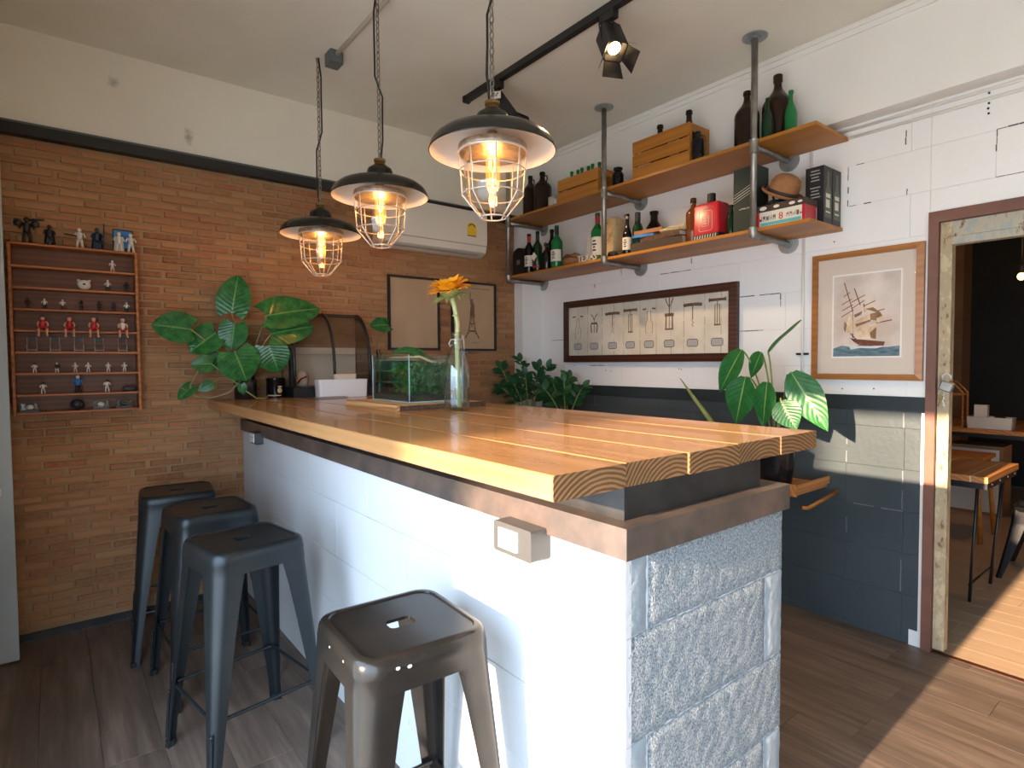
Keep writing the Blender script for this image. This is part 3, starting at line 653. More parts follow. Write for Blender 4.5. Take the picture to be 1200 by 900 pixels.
for x, y, z in ((-.1645, -.06, .742), (-.1650, .03, .738), (-.165, -.10, .715)):
    m.ball((x, y, z), .0042, 6, (.3, 1, .8))
for x, y, z in ((-.055, -.1655, .742), (-.082, -.1645, .745), (.04, -.165, .72)): m.ball((x, y, z), .0055, 6, (1, .3, .8))
part('paint_chips', m, mt['chip'], s4, label='small bare metal chips')
# ================================================================== PENDANT LAMPS
def torus_link(m, c, a, along, R=.0115, L=.017, th=.0028):
    pts = []
    for k in range(10):
        q = 2*PI*k/10; pts.append(V(c)+V((math.cos(a), math.sin(a), 0))*R*.62*math.cos(q)+V((0, 0, 1))*L*math.sin(q))
    m.tube(pts, th, 5, True)
def make_lamp(label, z0, mirror):
    t = thing('pendant_lamp', label, 'lamp', (0, 0, 0), 0, 'caged pendant lamps above the bar')
    R = .215
    m = MB(); m.shell([(R, 0), (R+.002, .003), (R, .008), (.211, .022), (.201, .038), (.178, .056), (.145, .069), (.105, .076), (.075, .079), (.058, .081)], n=40); part('shade', m, mt['enamel'], t, 'all')
    m = MB(); m.shell([(R-.001, .0015), (.207, .020), (.197, .034), (.175, .051), (.143, .064), (.104, .071), (.06, .074), (.001, .075)], n=40); part('shade_lining', m, mt['enamelwhite'], t, 'all', label='cream enamel inside of the shade')
    m = MB(); m.lathe([(.058, .080), (.058, .114), (.052, .128), (.038, .137), (.030, .142)], n=24); part('neck', m, mt['enamel'], t, True)
    m = MB(); m.lathe([(.032, .142), (.024, .150), (.020, .158), (.026, .160), (.026, .170), (.016, .174), (.006, .178)], n=18); part('collar', m, mt['brass'], t, True, label='aged brass collar')
    m = MB(); zt = z0
    m.tube([(0, 0, .176), (0, .010, .188), (0, 0, .200), (0, -.010, .188)], .003, 6, True)
    z = .206; k = 0
    while z < zt-.012:
        torus_link(m, (0, 0, z), PI/2*(k % 2)+.3, None); z += .0265; k += 1
    part('chain', m, mt['chain'], t, 'all', label='steel link chain')
    pts = []; q = random.Random(mirror)
    for i in range(9):
        f = i/8; s = -1 if (f < .45) == (mirror % 2 == 0) else 1; pts.append((.012*s+(0 if 0 < i < 8 else -.012*s), -.011*s+q.uniform(-.003, .003), .165+(zt-.165)*f))
    m = MB(); m.tube(pts, .0042, 6); part('cord', m, mt['cord'], t, 'all')
    m = MB(); m.tube([(0, 0, zt-.02), (0, 0, zt)], [.008, .012], 8); part('ceiling_hook', m, mt['chain'], t, True)
    m = MB(); m.lathe([(.104, .022), (.116, .022), (.118, .016), (.118, .002), (.112, -.006), (.104, -.006)], n=28); part('cage_collar', m, mt['chain'], t, True); m = MB(); m.lathe([(.104, .021), (.085, .030), (.05, .040), (.022, .044)], n=28); part('reflector', m, mt['brass'], t, 'all', label='copper coloured reflector cone')
    # wire cage
    m = MB()
    prof = lambda z: .116-.012*min(1, (-z)/.14) if z > -.145 else .104-(.104-.042)*((-z-.145)/.075)
    for k in range(8):
        a = 2*PI*k/8+.25; m.tube([((prof(z))*math.cos(a), prof(z)*math.sin(a), z) for z in (.0, -.05, -.10, -.145, -.170, -.195, -.220)], .0026, 6)
    for z in (-.002, -.062, -.142, -.218):
        rr_ = prof(z)+.001; m.tube([(rr_*math.cos(2*PI*k/24), rr_*math.sin(2*PI*k/24), z) for k in range(24)], .0026 if z < -.01 else .004, 6, True)
    part('cage', m, mt['cage'], t, 'all', label='pale wire cage')
    m = MB(); m.shell([(.100, .018), (.100, -.02), (.096, -.11), (.088, -.155), (.066, -.190), (.035, -.205), (.001, -.208)], n=28); part('glass_jar', m, mt['lampglass'], t, 'all')
    m = MB(); m.lathe([(.018, .07), (.020, .03), (.016, .022)], n=14); part('socket', m, mt['brass'], t, True)
    m = MB(); m.shell([(.014, .022), (.022, .005), (.024, -.03), (.024, -.10), (.019, -.118), (.006, -.128), (.001, -.129)], n=16); bu = part('bulb', m, mt['bulbglass'], t, 'all', label='tall amber filament bulb')
    m = MB()
    for k in range(6):
        a = 2*PI*k/6; m.tube([(.006*math.cos(a), .006*math.sin(a), .012), (.013*math.cos(a), .013*math.sin(a), -.005), (.013*math.cos(a+.5), .013*math.sin(a+.5), -.050), (.005*math.cos(a), .005*math.sin(a), -.062)], .0019, 5)
    m.tube([(0, 0, -.06), (0, 0, -.105)], .0015, 5); m.ball((0, 0, -.112), .006, 8); part('filament', m, mt['filament'], bu, 'all', kind='stuff')
    l = bpy.data.lights.new('bulb_light', 'POINT'); l.energy = 3.2; l.color = (1, .55, .22); l.shadow_soft_size = .022
    lo = bpy.data.objects.new('bulb_light', l); link(lo); lo.parent = t; lo.location = (0, 0, -.035)
    return t
for i, (x, y, z, lab) in enumerate(((1.19, 3.20, 2.105, 'smallest-looking caged pendant lamp, hanging nearest the brick wall'), (1.19, 2.46, 2.145, 'middle caged pendant lamp in front of the wall air conditioner'), (1.20, 1.618, 2.110, 'large-looking caged pendant lamp nearest the camera, in front of the pipe shelf'))):
    t = make_lamp(lab, ZC-z, i); t.location = (x, y, z)
# conduit and junction box on the ceiling
t = thing('ceiling_conduit', 'cream painted conduit with grey junction box on the ceiling above the lamps', 'conduit', (1.24, 2, 3.05))
b = MB(); b.tube([(1.24, .6, 3.040), (1.24, 3.06, 3.040)], .011, 10); part('pipe', b, mt['conduit'], t, 'all', True)
b = MB(); b.loft([[V((p.x, p.y, z)) for p in rrect(.036, .045, .008, 4, 0, (1.238, 3.09))] for z in (2.995, 3.058)]); part('junction_box', b, mt['junction'], t, True, True, label='dark grey junction box')
# ================================================================== TRACK SPOTS
t = thing('track_rail', 'black lighting track rail fixed across the ceiling', 'rail', (2.09, 1.7, 3.04))
b = MB(); b.box((2.072, .2, 3.025), (2.108, 3.08, 3.06)); part('rail', b, mt['black'], t, world=True)
b = MB(); b.box((2.068, 3.078, 3.022), (2.112, 3.10, 3.06)); part('end_cap', b, mt['blackcap'], t, world=True)
def spot(label, loc, aim, lit, sticker):
    t = thing('track_spotlight', label, 'spotlight', loc, 0, 'black track spotlights')
    b = MB(); b.box((-.017, -.045, -.075), (.017, .045, -.036)); b.cyl((0, 0, -.075), (0, 0, -.13), .012, .010); part('adapter', b, mt['black'], t)
    d = V(aim).normalized(); s = d.cross(V((0, 0, 1))).normalized(); v = s.cross(d)
    O = V((0, 0, -.135))
    mt4 = lambda x, y, z: O+s*x+v*y+d*z
    m = MB(); m.loft([[mt4(p.x, p.y, z) for p in rrect(h, h, .012, 4)] for z, h in ((-.02, .040), (-.01, .048), (.14, .048))], True, False); m.loft([[mt4(p.x, p.y, z) for p in rrect(h, h, .012, 4)] for z, h in ((.14, .048), (.14, .044), (.11, .03))], False, False); part('lamp_head', m, mt['black'], t, True)
    m = MB()
    m.tube([mt4(-.052, 0, .05), mt4(-.052, .03, -.03), mt4(0, .04, -.05), mt4(.052, .03, -.03), mt4(.052, 0, .05)], .004, 6); part('yoke', m, mt['black'], t, 'all')
    m = MB(); m.loft([[mt4(.030*math.cos(2*PI*k/20), .030*math.sin(2*PI*k/20), z) for k in range(20)] for z in (.112, .114)]); part('lens', m, mt['lens'] if lit else mt['reflector'], t)
    for a, b_ in ((1, 0), (-1, 0), (0, 1), (0, -1)):
        P = lambda w_, l_, th: mt4(a*(.048+l_*.45)+b_*w_, b_*(.048+l_*.45)+a*w_, .14+l_*.9+th)
        m = MB(); q = [(-.04, 0), (.04, 0), (.052, .075), (-.052, .075)]; m.add([P(x, y, 0) for x, y in q]+[P(x, y, .003) for x, y in q], [(0, 1, 2, 3), (7, 6, 5, 4)]+[(i, i+4, (i+1) % 4+4, (i+1) % 4) for i in range(4)]); part('barn_door', m, mt['black'], t)
    if sticker:
        m = MB(); q = [mt4(x, -.0485, z) for x, z in ()] ; cdir = -1
        m.box((-.032, -.002, -.02), (.032, 0, .02), Matrix.Translation(O+V((-.05, -.05, .0))) @ Matrix.Rotation(.7-PI/2, 4, 'Z')); part('sticker', m, mt['labelw'], t, label='white paper sticker')
        m = MB(); m.tube([V((-.018, -.003, -.008)), V((-.004, -.003, .010)), V((.004, -.003, -.006)), V((.016, -.003, .012))], .003, 5); m.v = [tuple(Matrix.Translation(O+V((-.05, -.05, .0))) @ Matrix.Rotation(.7-PI/2, 4, 'Z') @ V(p)) for p in m.v]; part('sticker_mark', m, mt['ink'], t)
    l = bpy.data.lights.new('spot_light', 'SPOT'); l.energy = 60 if lit else 45; l.color = (1, .66, .36); l.spot_size = 1.5; l.spot_blend = .8; l.shadow_soft_size = .03
    lo = bpy.data.objects.new('spot_light', l); link(lo); lo.parent = t; lo.location = O+d*.13; lo.rotation_euler = d.to_track_quat('-Z', 'Y').to_euler()
    return t
spot('lit black track spotlight with open barn doors, alone on the ceiling', (2.09, 1.90, 3.06), (-.22, -.50, -.84), True, False)
spot('black track spotlight with white sticker, behind the nearest pendant lamp', (2.09, 2.77, 3.06), (.42, -.40, -.82), False, True)
# ================================================================== AIR CONDITIONER
t = thing('air_conditioner', 'off-white wall air conditioner unit high on the brick wall', 'air conditioner', (2.2, 3.72, 2.2))
b = MB(); pr = [(3.795, 2.205), (3.70, 2.195), (3.625, 2.225), (3.612, 2.262), (3.604, 2.30), (3.604, 2.50), (3.62, 2.522), (3.795, 2.525)]
b.loft([[V((x, y+dy*(.02 if y < 3.7 else 0), z+dz)) for y, z in pr] for x, dy, dz in ((1.775, 1, 0), (1.785, 0, 0), (2.615, 0, 0), (2.63, 1, 0))]); part('casing', b, mt['acwhite'], t, True, True)
b = MB(); b.box((1.79, 3.6025, 2.268), (2.62, 3.61, 2.274)); part('panel_gap', b, mt['acgrey'], t, world=True)
b = MB(); b.box((1.86, 3.632, 2.205), (2.56, 3.70, 2.208), None); part('louver', b, mt['acgrey'], t, world=True)
b = MB(); b.box((2.435, 3.6022, 2.33), (2.515, 3.604, 2.40)); P = [(2.435+.04+.04*math.cos(a), 2.40+.03*math.sin(a)) for a in [PI*k/8 for k in range(9)]]; b.prism(P, lambda a, c, w_: V((a, 3.604-w_, c)), .0018); st_ = part('sticker', b, mt['yellow'], t, world=True, label='yellow energy rating sticker')
b = MB(); b.box((2.437, 3.6015, 2.33), (2.513, 3.6025, 2.336)); P = [(2.475+.030*math.cos(a), 2.40+.022*math.sin(a)) for a in [PI*k/8 for k in range(9)]]+[(2.475+.022*math.cos(a), 2.40+.015*math.sin(a)) for a in [PI*k/8 for k in range(8, -1, -1)]]; b.prism(P, lambda a, c, w_: V((a, 3.6021-w_, c)), .0012); part('sticker_print', b, mt['ink'], st_, world=True)
# ================================================================== PIPE SHELF
PX = 2.885
t = thing('pipe_shelf', 'two long timber boards carried by grey iron pipes on the white block wall', 'shelf', (3.05, 2.5, 2.0))
b = MB(); b.cbox((2.897, 1.313, 2.522), (3.255, 3.70, 2.540), .002, '+z'); part('shelf_board', b, mt['board'], t, world=True, label='upper timber board')
b = MB(); b.cbox((2.897, 1.338, 2.067), (3.262, 3.70, 2.085), .002, '+z'); part('shelf_board', b, mt['board'], t, world=True, label='lower timber board')
for y in (1.622, 2.664, 3.69):
    b = MB(); b.tube([(PX, y, 2.048), (PX, y, 3.052)], .0165, 14); part('upright_pipe', b, mt['pipe'], t, 'all', True)
    b = MB(); b.lathe([(.017, -.012), (.030, -.012), (.030, -.008), (.062, -.006), (.062, 0), (.001, 0)], (PX, y, 3.058), 24); part('ceiling_flange', b, mt['flange'], t, True, True)
    for z in (2.502, 2.048):
        b = MB(); b.tube([(PX, y, z), (3.25, y, z)], .0165, 14); part('arm_pipe', b, mt['pipe'], t, 'all', True)
        b = MB(); R = Matrix.Rotation(PI/2, 4, 'Y'); b.lathe([(.026, -.022), (.028, -.010), (.056, -.008), (.056, 0), (.001, 0)], (3.262 if z < 2.4 else 3.262, y, z), 24, R); part('wall_flange', b, mt['flange'], t, True, True)
        b = MB()
        if z > 2.3: b.lathe([(.022, -.038), (.025, -.034), (.022, -.026), (.022, .026), (.025, .034), (.022, .038)], (PX, y, z), 16)
        else: b.tube([(PX, y, z+.040), (PX, y, z+.012), (PX+.004, y, z+.002), (PX+.014, y, z), (PX+.040, y, z)], [.023, .022, .023, .022, .023], 14)
        part('pipe_fitting', b, mt['pipe'], t, True, True)
# ---------------- bottles
def bottle(name, label, loc, prof, mat, cap=None, capz=None, band=None, group=None, n=18, cat='bottle', rz=0, diamond=False):
    t = thing(name, label, cat, loc, rz, group)
    m = MB(); m.lathe(prof, n=n); part('bottle_body', m, mat, t, True)
    if cap: m = MB(); m.lathe([(cap[1], capz[0]), (cap[1], capz[1]-.003), (cap[1]-.003, capz[1])], n=14); part('cap', m, cap[0], t, True)
    if band:
        rad, z0, z1, bm = band; m = MB(); q = (PI*.62, PI*1.52)
        m.lathe([(rad-.002, z0), (rad+.0012, z0+.0003), (rad+.0012, z1-.0003), (rad-.002, z1)], n=14, arc=q); lb = part('paper_label', m, bm, t, True)
        m = MB()
        for i, (zf, wdt) in enumerate(((.78, .5), (.60, .75), (.45, .35), (.28, .6))):
            a0 = PI*1.07-wdt*.5; a1 = PI*1.07+wdt*.5; zz = z0+(z1-z0)*zf; h = (z1-z0)*.045
            m.lathe([(rad+.0011, zz-h), (rad+.0018, zz-h), (rad+.0018, zz+h), (rad+.0011, zz+h)], n=8, arc=(a0, a1))
        part('label_print', m, mt['ink'], lb, kind='stuff')
    return t
def pr(R, H, nr, s0, s1, lip=True):
    p = [(R*.92, 0), (R, .006), (R, H*s0)]
    for i in range(1, 6):
        f = i/6; p.append((nr+(R-nr)*(.5+.5*math.cos(PI*f)), H*(s0+(s1-s0)*f)))
    p += [(nr, H*s1), (nr*.95, H*.93)]
    if lip: p += [(nr*1.2, H*.935), (nr*1.2, H*.975), (nr*1.05, H)]
    else: p += [(nr, H)]
    p += [(nr*.7, H), (nr*.7, H-.012)]
    return p
U, Lw = 2.5405, 2.0855
jug = bottle('glass_jug', 'brown glass jug leftmost on the upper shelf, with a loop handle', (3.03, 3.585, U), pr(.062, .33, .017, .62, .86), mt['brownglass'], group='big brown jugs on the upper shelf')
m = MB(); m.tube([(0, -.018, .295), (0, -.045, .29), (0, -.048, .265), (0, -.034, .235)], .005, 6); part('handle', m, mt['brownglass'], jug, 'all')
j2 = dup(jug, (3.03, 3.44, U), 0, 'broad brown glass jug second from the left end of the upper shelf'); j2.scale = (1.15, 1.15, .98)
t = thing('metal_canister', 'small shiny tin canister beside the brown jugs on the upper shelf', 'canister', (3.02, 3.315, U))
m = MB(); m.lathe([(.033, 0), (.033, .095), (.031, .10), (.028, .098), (.028, .02)], n=20); part('can_body', m, mt['cage'], t, True)
m = MB(); m.tube([(.0335*math.cos(a), .0335*math.sin(a), .02) for a in [2*PI*k/20 for k in range(20)]], .0018, 5, True); part('rim_bead', m, mt['pipe'], t, 'all')
t = thing('small_tumbler', 'tiny clear tumbler between tin canister and small crate', 'glass', (2.96, 3.215, U))
m = MB(); m.lathe([(.018, 0), (.022, .055), (.020, .055), (.016, .006), (.0005, .006)], n=16); part('bowl', m, mt['cage'], t, True)
# ---------------- crates
def crate(label, y0, y1, x0, x1, z0, h, ns, wdt):
    t = thing('wooden_crate', label, 'crate', ((x0+x1)/2, (y0+y1)/2, z0), 0, 'slatted crates on the upper shelf'); th = .010
    gap = .008; sh = (h-gap*(ns-1))/ns
    for k in range(ns):
        a = z0+k*(sh+gap)
        for xx in (x0, x1-th):
            m = MB(); m.cbox((xx, y0, a), (xx+th, y1, a+sh), .0015, '-x'); part('slat', m, mt['crate'], t, world=True)
    for yy in (y0+.0005, y1-th*1.6):
        zz = [(z0+.001, sh*.75), (z0+h-sh*.62, sh*.6)]
        for a, q in zz:
            m = MB(); m.box((x0+.022, yy, a), (x1-.022, yy+th, a+q)); part('end_slat', m, mt['crate'], t, world=True)
    for xx in (x0+th, x1-th-.02):
        for yy in (y0+.001, y1-.022):
            m = MB(); m.box((xx+.0005, yy, z0+.001), (xx+.0195, yy+.021, z0+h-.001)); part('corner_post', m, mt['crate'], t, world=True)
    m = MB(); m.box((x0+th, y0+.023, z0), (x1-th, y1-.023, z0+.008)); part('crate_floor', m, mt['crate'], t, world=True)
    return t
crate('small slatted wooden crate full of green bottles on the upper shelf', 2.755, 3.155, 2.925, 3.12, U, .165, 2, .08)
crate('large slatted wooden crate holding brown bottles on the upper shelf', 2.040, 2.460, 2.925, 3.125, U, .235, 3, .08)
g0 = None
for k in range(6):
    y = 3.085-.052*k; lab = ['first', 'second', 'third', 'fourth', 'fifth', 'sixth'][k]+' green bottle from the left in the small crate'
    if g0 is None:
        g0 = bottle('green_bottle', lab, (3.0, y, U+.0085), pr(.024, .222, .0105, .55, .8), mt['greenglass'], (mt['greenglass'], .0125), (.205, .223), None, 'green bottles in the small crate', 14)
    else: dup(g0, (3.0+.012*(k % 2), y, U+.0085), .4*k, lab)
b0 = bottle('brown_bottle', 'brown bottle neck rising from the left side of the large crate', (3.02, 2.318, U+.0085), pr(.058, .315, .017, .55, .84), mt['brownglass'], None, None, None, 'brown bottles in the large crate')
dup(b0, (3.02, 2.108, U+.0085), 0, 'brown bottle neck rising from the right side of the large crate').scale = (1, 1, 1.06)
bottle('apothecary_jar', 'squat black jar with wide neck between the two crates', (2.955, 2.605, U), [(.036, 0), (.038, .004), (.038, .075), (.032, .09), (.024, .096), (.024, .108), (.030, .110), (.030, .122), (.022, .124)], mt['blackglass'], cat='jar')
bottle('black_bottle', 'slim black bottle with cap standing at the end of the large crate', (2.945, 1.995, U), pr(.036, .165, .014, .68, .84), mt['blackglass'], (mt['blackcap'], .016), (.140, .168))
bottle('large_brown_bottle', 'large brown bottle partly behind the grey pipe on the upper shelf', (3.03, 1.745, U), pr(.066, .325, .018, .58, .86), mt['brownglass'], group='large brown bottles at the upper shelf end')
bottle('large_brown_bottle', 'tallest brown bottle with wide shoulders near the upper shelf end', (3.06, 1.588, U), pr(.078, .36, .020, .55, .84), mt['brownglass'], (mt['brownglass'], .024), (.325, .362), None, 'large brown bottles at the upper shelf end')
g1 = bottle('small_green_bottle', 'small green bottle in front of the tallest brown bottle', (2.935, 1.577, U), pr(.028, .205, .009, .42, .82), mt['dgreenglass'], group='small green bottles at the upper shelf end')
bottle('small_green_bottle', 'bright green bottle last on the right of the upper shelf', (2.99, 1.483, U), pr(.030, .225, .0105, .45, .82), mt['greenglass'], None, None, None, 'small green bottles at the upper shelf end')
# ---------------- lower shelf
t = thing('arched_case', 'black arched box at the left end of the lower shelf', 'box', (2.985, 3.625, Lw))
P = [(.073, 0), (.073, .16)]+[(.073*math.cos(a), .16+.055*math.sin(a)) for a in [PI*k/10 for k in range(1, 10)]]+[(-.073, .16), (-.073, 0)]
m = MB(); m.prism(P, lambda a, c, w_: V((-.05+w_, a, c)), .10); part('case_body', m, mt['blackbox'], t)
m = MB(); m.box((-.054, -.02, .085), (-.0505, .02, .12)); part('clasp', m, mt['pipe'], t)
wine = lambda nm, lab, y, h, mat, cm, bd, x=2.975, R=.035, g=None: bottle(nm, lab, (x, y, Lw), pr(R, h, .0135, .60, .80), mat, (cm, .0155), (h*.78, h+.001), bd, g)
wine('wine_bottle', 'dark wine bottle with red foil cap and white label near the left shelf end', 3.505, .305, mt['blackglass'], mt['redcap'], (.035, .05, .135, mt['labelw']), 2.945)
wb2 = wine('wine_bottle', 'dark green wine bottle with black foil and a slanted label', 3.415, .31, mt['dgreenglass'], mt['blackcap'], None, 2.955)
m = MB(); m.box((-.0385, -.024, -.024), (-.0365, .024, .024), Matrix.Translation((0, 0, .115)) @ Matrix.Rotation(PI/4, 4, 'X')); part('paper_label', m, mt['labelw'], wb2, label='square label set on its corner')
m = MB(); m.lathe([(.0352, .03), (.0364, .0303), (.0364, .045), (.0352, .0453)], n=12, arc=(PI*.7, PI*1.4)); part('red_strip', m, mt['redcap'], wb2)
t = bottle('swing_top_bottle', 'short black flask with a ring handle between two green bottles', (2.965, 3.318, Lw), pr(.038, .20, .014, .62, .84), mt['blackglass'], (mt['blackcap'], .017), (.175, .203))
m = MB(); m.tube([(0, .018+.014*math.cos(a), .20+.014*math.sin(a)) for a in [2*PI*k/12 for k in range(12)]], .0035, 6, True); part('ring_handle', m, mt['blackcap'], t, 'all')
bottle('dark_bottle', 'tall black bottle behind the short flask on the lower shelf', (3.09, 3.40, Lw), pr(.04, .34, .015, .6, .82), mt['blackglass'])
wine('spirit_bottle', 'green spirit bottle with white label beside the brown leather pouch', 3.205, .315, mt['greenglass'], mt['blackcap'], (.043, .05, .135, mt['labelw']), 2.96, .043, 'green spirit bottles on the lower shelf')
t = thing('leather_pouch', 'brown lumpy leather pouch lying beside the white letters', 'pouch', (3.0, 3.09, Lw))
m = MB(); m.loft([[V((.055*math.cos(a)*s, y+.006*math.sin(5*a+y*40), max(0, h*.5+h*.5*math.sin(a)+.004*math.sin(3*a+k)))) for a in [2*PI*j/14 for j in range(14)]] for k, (y, s, h) in enumerate(((-.12, .25, .05), (-.11, .8, .07), (-.05, 1.05, .095), (.0, 1.1, .085), (.045, .85, .10), (.06, .3, .06)))]); part('pouch_body', m, mt['hat'], t, 'all')
m = MB(); m.tube([(-.058, -.11, .05), (-.064, -.03, .066), (-.062, .02, .064), (-.045, .05, .07)], .004, 6); part('strap', m, mt['hatband'], t, 'all')
t = thing('letter_sign', 'white cut-out letters topped by a small derrick on the lower shelf', 'sign', (2.925, 2.857, Lw))
text('letters', 'TEXAS', .062, mt['labelw'], t, (2.922, 2.857, Lw+.026), FACE_MX, .004)
m = MB(); m.box((2.915, 2.775, Lw), (2.935, 2.94, Lw+.005)); part('base_strip', m, mt['labelw'], t, world=True)
m = MB()
for s in (-1, 1): m.tube([(2.926, 2.847+s*.024, Lw+.05), (2.926, 2.847+s*.005, Lw+.12), (2.926, 2.847, Lw+.165)], .0032, 6)
for z, q in ((.07, .019), (.09, .013), (.11, .008)): m.tube([(2.926, 2.847-q, Lw+z), (2.926, 2.847+q, Lw+z)], .0025, 6)
part('derrick', m, mt['labelw'], t, 'all', True)
wine('spirit_bottle', 'green spirit bottle with cream label and red cap, left of the middle pipe', 2.822, .335, mt['greenglass'], mt['redcap'], (.045, .04, .165, mt['labelw']), 2.99, .045, 'green spirit bottles on the lower shelf')
t = thing('dark_shoe_form', 'low dark wooden form at the foot of the middle pipe', 'figurine', (2.945, 2.625, Lw))
m = MB(); m.ball((0, .02, .022), .026, 10, (1, 1.6, .85)); m.ball((0, -.045, .015), .018, 10, (1, 1.7, .85)); part('form_body', m, mt['figblack'], t, 'all')
m = MB(); m.tube([(-.018, .03, .036), (-.024, 0, .030), (-.019, -.04, .022)], .003, 6); part('trim_cord', m, mt['hatband'], t, 'all')
t = thing('pine_gift_box', 'tall pale pine bottle box right of the middle pipe', 'box', (3.03, 2.72, Lw))
m = MB(); m.cbox((-.045, -.062, 0), (.045, .062, .275), .003, '-x'); part('box_body', m, mt['stick'], t)
m = MB(); m.cbox((-.052, -.060, .02), (-.0455, .060, .272), .002, '-x'); li = part('sliding_lid', m, mt['stick'], t)
m = MB()
for k in range(4): m.tube([(-.0525, .045-.02*k, .09+.02*k), (-.0525, -.045-.003*k, .13+.024*k)], .0012, 5)
part('burnt_lines', m, mt['print'], li, kind='stuff')
m = MB(); m.ball((-.0525, .0, .245), .005, 8, (.4, 1, 1)); part('thumb_hole', m, mt['ink'], li)
bottle('dark_figurine_bottle', 'patterned dark bottle right beside the pine bottle box', (2.955, 2.527, Lw), pr(.030, .265, .012, .45, .74), mt['blackglass'], (mt['pipe'], .014), (.23, .267), (.030, .03, .11, mt['labelw']))
bottle('olive_bottle', 'plain dark green bottle behind the stack of old books', (3.0, 2.478, Lw), pr(.034, .27, .0165, .62, .80, False), mt['dgreenglass'], (mt['blackcap'], .018), (.215, .271))
bottle('round_black_bottle', 'black bottle with thick neck rising behind the books', (3.17, 2.48, Lw), [(.06, 0), (.062, .01), (.062, .15), (.05, .20), (.027, .235), (.024, .25), (.024, .282), (.029, .284), (.029, .302), (.02, .304)], mt['blackglass'])
def book(label, c, sz, rz, cover, tilt=0):
    t = thing('old_book', label, 'book', c, rz, 'old books on the lower shelf'); x, y, z = sz
    Mx = Matrix.Rotation(tilt, 4, 'X')
    for a, q in ((0, .0035), (z-.0035, z)): m = MB(); m.box((-x/2, -y/2, a), (x/2, y/2, q), Mx); part('cover', m, cover, t)
    m = MB(); m.box((-x/2, -y/2, .0035), (-x/2+.003, y/2, z-.0035), Mx); part('spine', m, cover, t)
    m = MB(); m.box((-x/2+.0031, -y/2+.004, .0036), (x/2-.004, y/2-.004, z-.0036), Mx); part('page_block', m, mt['paper'], t)
book('thick worn brown book at the bottom of the book stack', (3.0, 2.28, Lw), (.16, .37, .055), .06, mt['hatband'])
book('grey-brown old book lying second in the stack', (3.0, 2.25, Lw+.0565), (.15, .30, .030), -.04, mt['bark'])
book('blue covered thin book under the top book', (2.985, 2.385, Lw+.088), (.13, .15, .016), .18, mt['blue'])
book('tan wooden-looking book on top of the stack', (2.99, 2.345, Lw+.1055), (.13, .20, .024), .10, mt['hat'])
t = thing('folded_cloth', 'crumpled yellowish cloth at the right of the book stack', 'cloth', (2.985, 2.175, Lw+.088))
m = MB(); m.loft([[V((.05*math.cos(a)+.006*math.sin(4*a+k), y, .018+.018*math.sin(a)+.003*math.sin(3*a+2*k))) for a in [2*PI*j/14 for j in range(14)]] for k, y in enumerate((-.09, -.06, -.03, 0, .03, .06, .085))]); part('cloth_fold', m, mt['stick'], t, 'all')
m = MB(); m.tube([(-.05, -.06, .02), (-.054, 0, .026), (-.05, .05, .02)], .004, 6); part('hem', m, mt['paper'], t, 'all')
bottle('amber_bottle', 'round-shouldered amber medicine bottle left of the red tin', (3.0, 2.062, Lw), pr(.043, .268, .0145, .66, .84), mt['amber'], (mt['brownglass'], .0175), (.238, .269))
t = thing('red_bottle', 'square red bottle with black stopper and white crest', 'bottle', (2.975, 1.925, Lw), 0)
m = MB(); m.loft([rrect(.058, .082, .012, 5, 0), rrect(.058, .082, .012, 5, .185), rrect(.052, .076, .014, 5, .198), rrect(.022, .022, .02, 5, .204)]); part('bottle_body', m, mt['redtin'], t, True)
m = MB(); m.lathe([(.02, .203), (.02, .215), (.023, .216), (.023, .258), (.020, .26)], n=18); part('stopper', m, mt['blackcap'], t, True)
m = MB(); m.loft([rrect(.0588, .0828, .012, 5, .0), rrect(.0588, .0828, .012, 5, .026)]); bb = part('base_band', m, mt['blackcap'], t, True)
m = MB()
for k in range(9): m.tube([(-.0592, .07-.0165*k, .004), (-.0592, .066-.0165*k, .022)], .003, 5)
part('band_print', m, mt['labelw'], bb, kind='stuff')
m = MB(); F = lambda a, c: V((-.0584, a, c))
m.tube([F(p.x, p.y) for p in rrect(.042, .055, .012, 4, 0, (.0, .098))], .0012, 5, True)
for p0, p1 in (((-.02, .07), (.02, .07)), ((-.02, .07), (-.02, .125)), ((.02, .07), (.02, .125)), ((-.02, .125), (.02, .125)), ((0, .075), (0, .12)), ((-.012, .1), (.012, .1)), ((-.014, .085), (.014, .085)), ((-.014, .113), (.014, .113))): m.tube([F(*p0), F(*p1)], .0014, 5)
m.tube([F(.018*math.cos(a), .165+.008*math.sin(a)) for a in [PI*k/6 for k in range(7)]], .002, 5); m.tube([F(0, .17), F(0, .18)], .003, 5)
part('crest', m, mt['labelw'], t, 'all', label='white line crest')
t = thing('orange_carton', 'small orange carton between red bottle and dark green box', 'box', (3.06, 1.84, Lw))
m = MB(); m.cbox((-.03, -.035, 0), (.03, .035, .12), .002, '-x'); part('carton_body', m, mt['hat'], t)
m = MB(); m.box((-.0306, -.033, .05), (-.0301, .033, .056)); m.box((-.0306, -.033, .07), (-.0301, .033, .074)); part('carton_stripe', m, mt['yellow'], t, kind='stuff')
bottle('slim_green_bottle', 'slim dark green bottle tight against the tall green box', (2.955, 1.79, Lw), pr(.020, .165, .010, .6, .85), mt['dgreenglass'])
t = thing('tall_green_carton', 'tall dark green bottle carton behind the right pipe', 'box', (2.98, 1.690, Lw))
m = MB(); m.cbox((-.062, -.068, 0), (.055, .066, .335), .002, '-x'); bx = part('carton_body', m, mt['greenbox'], t)
m = MB()
for k in range(4): m.tube([(-.0625, .062, .155+.014*k), (-.0625, -.03, .195+.014*k)], .0010 if k in (0, 3) else .0016, 5)
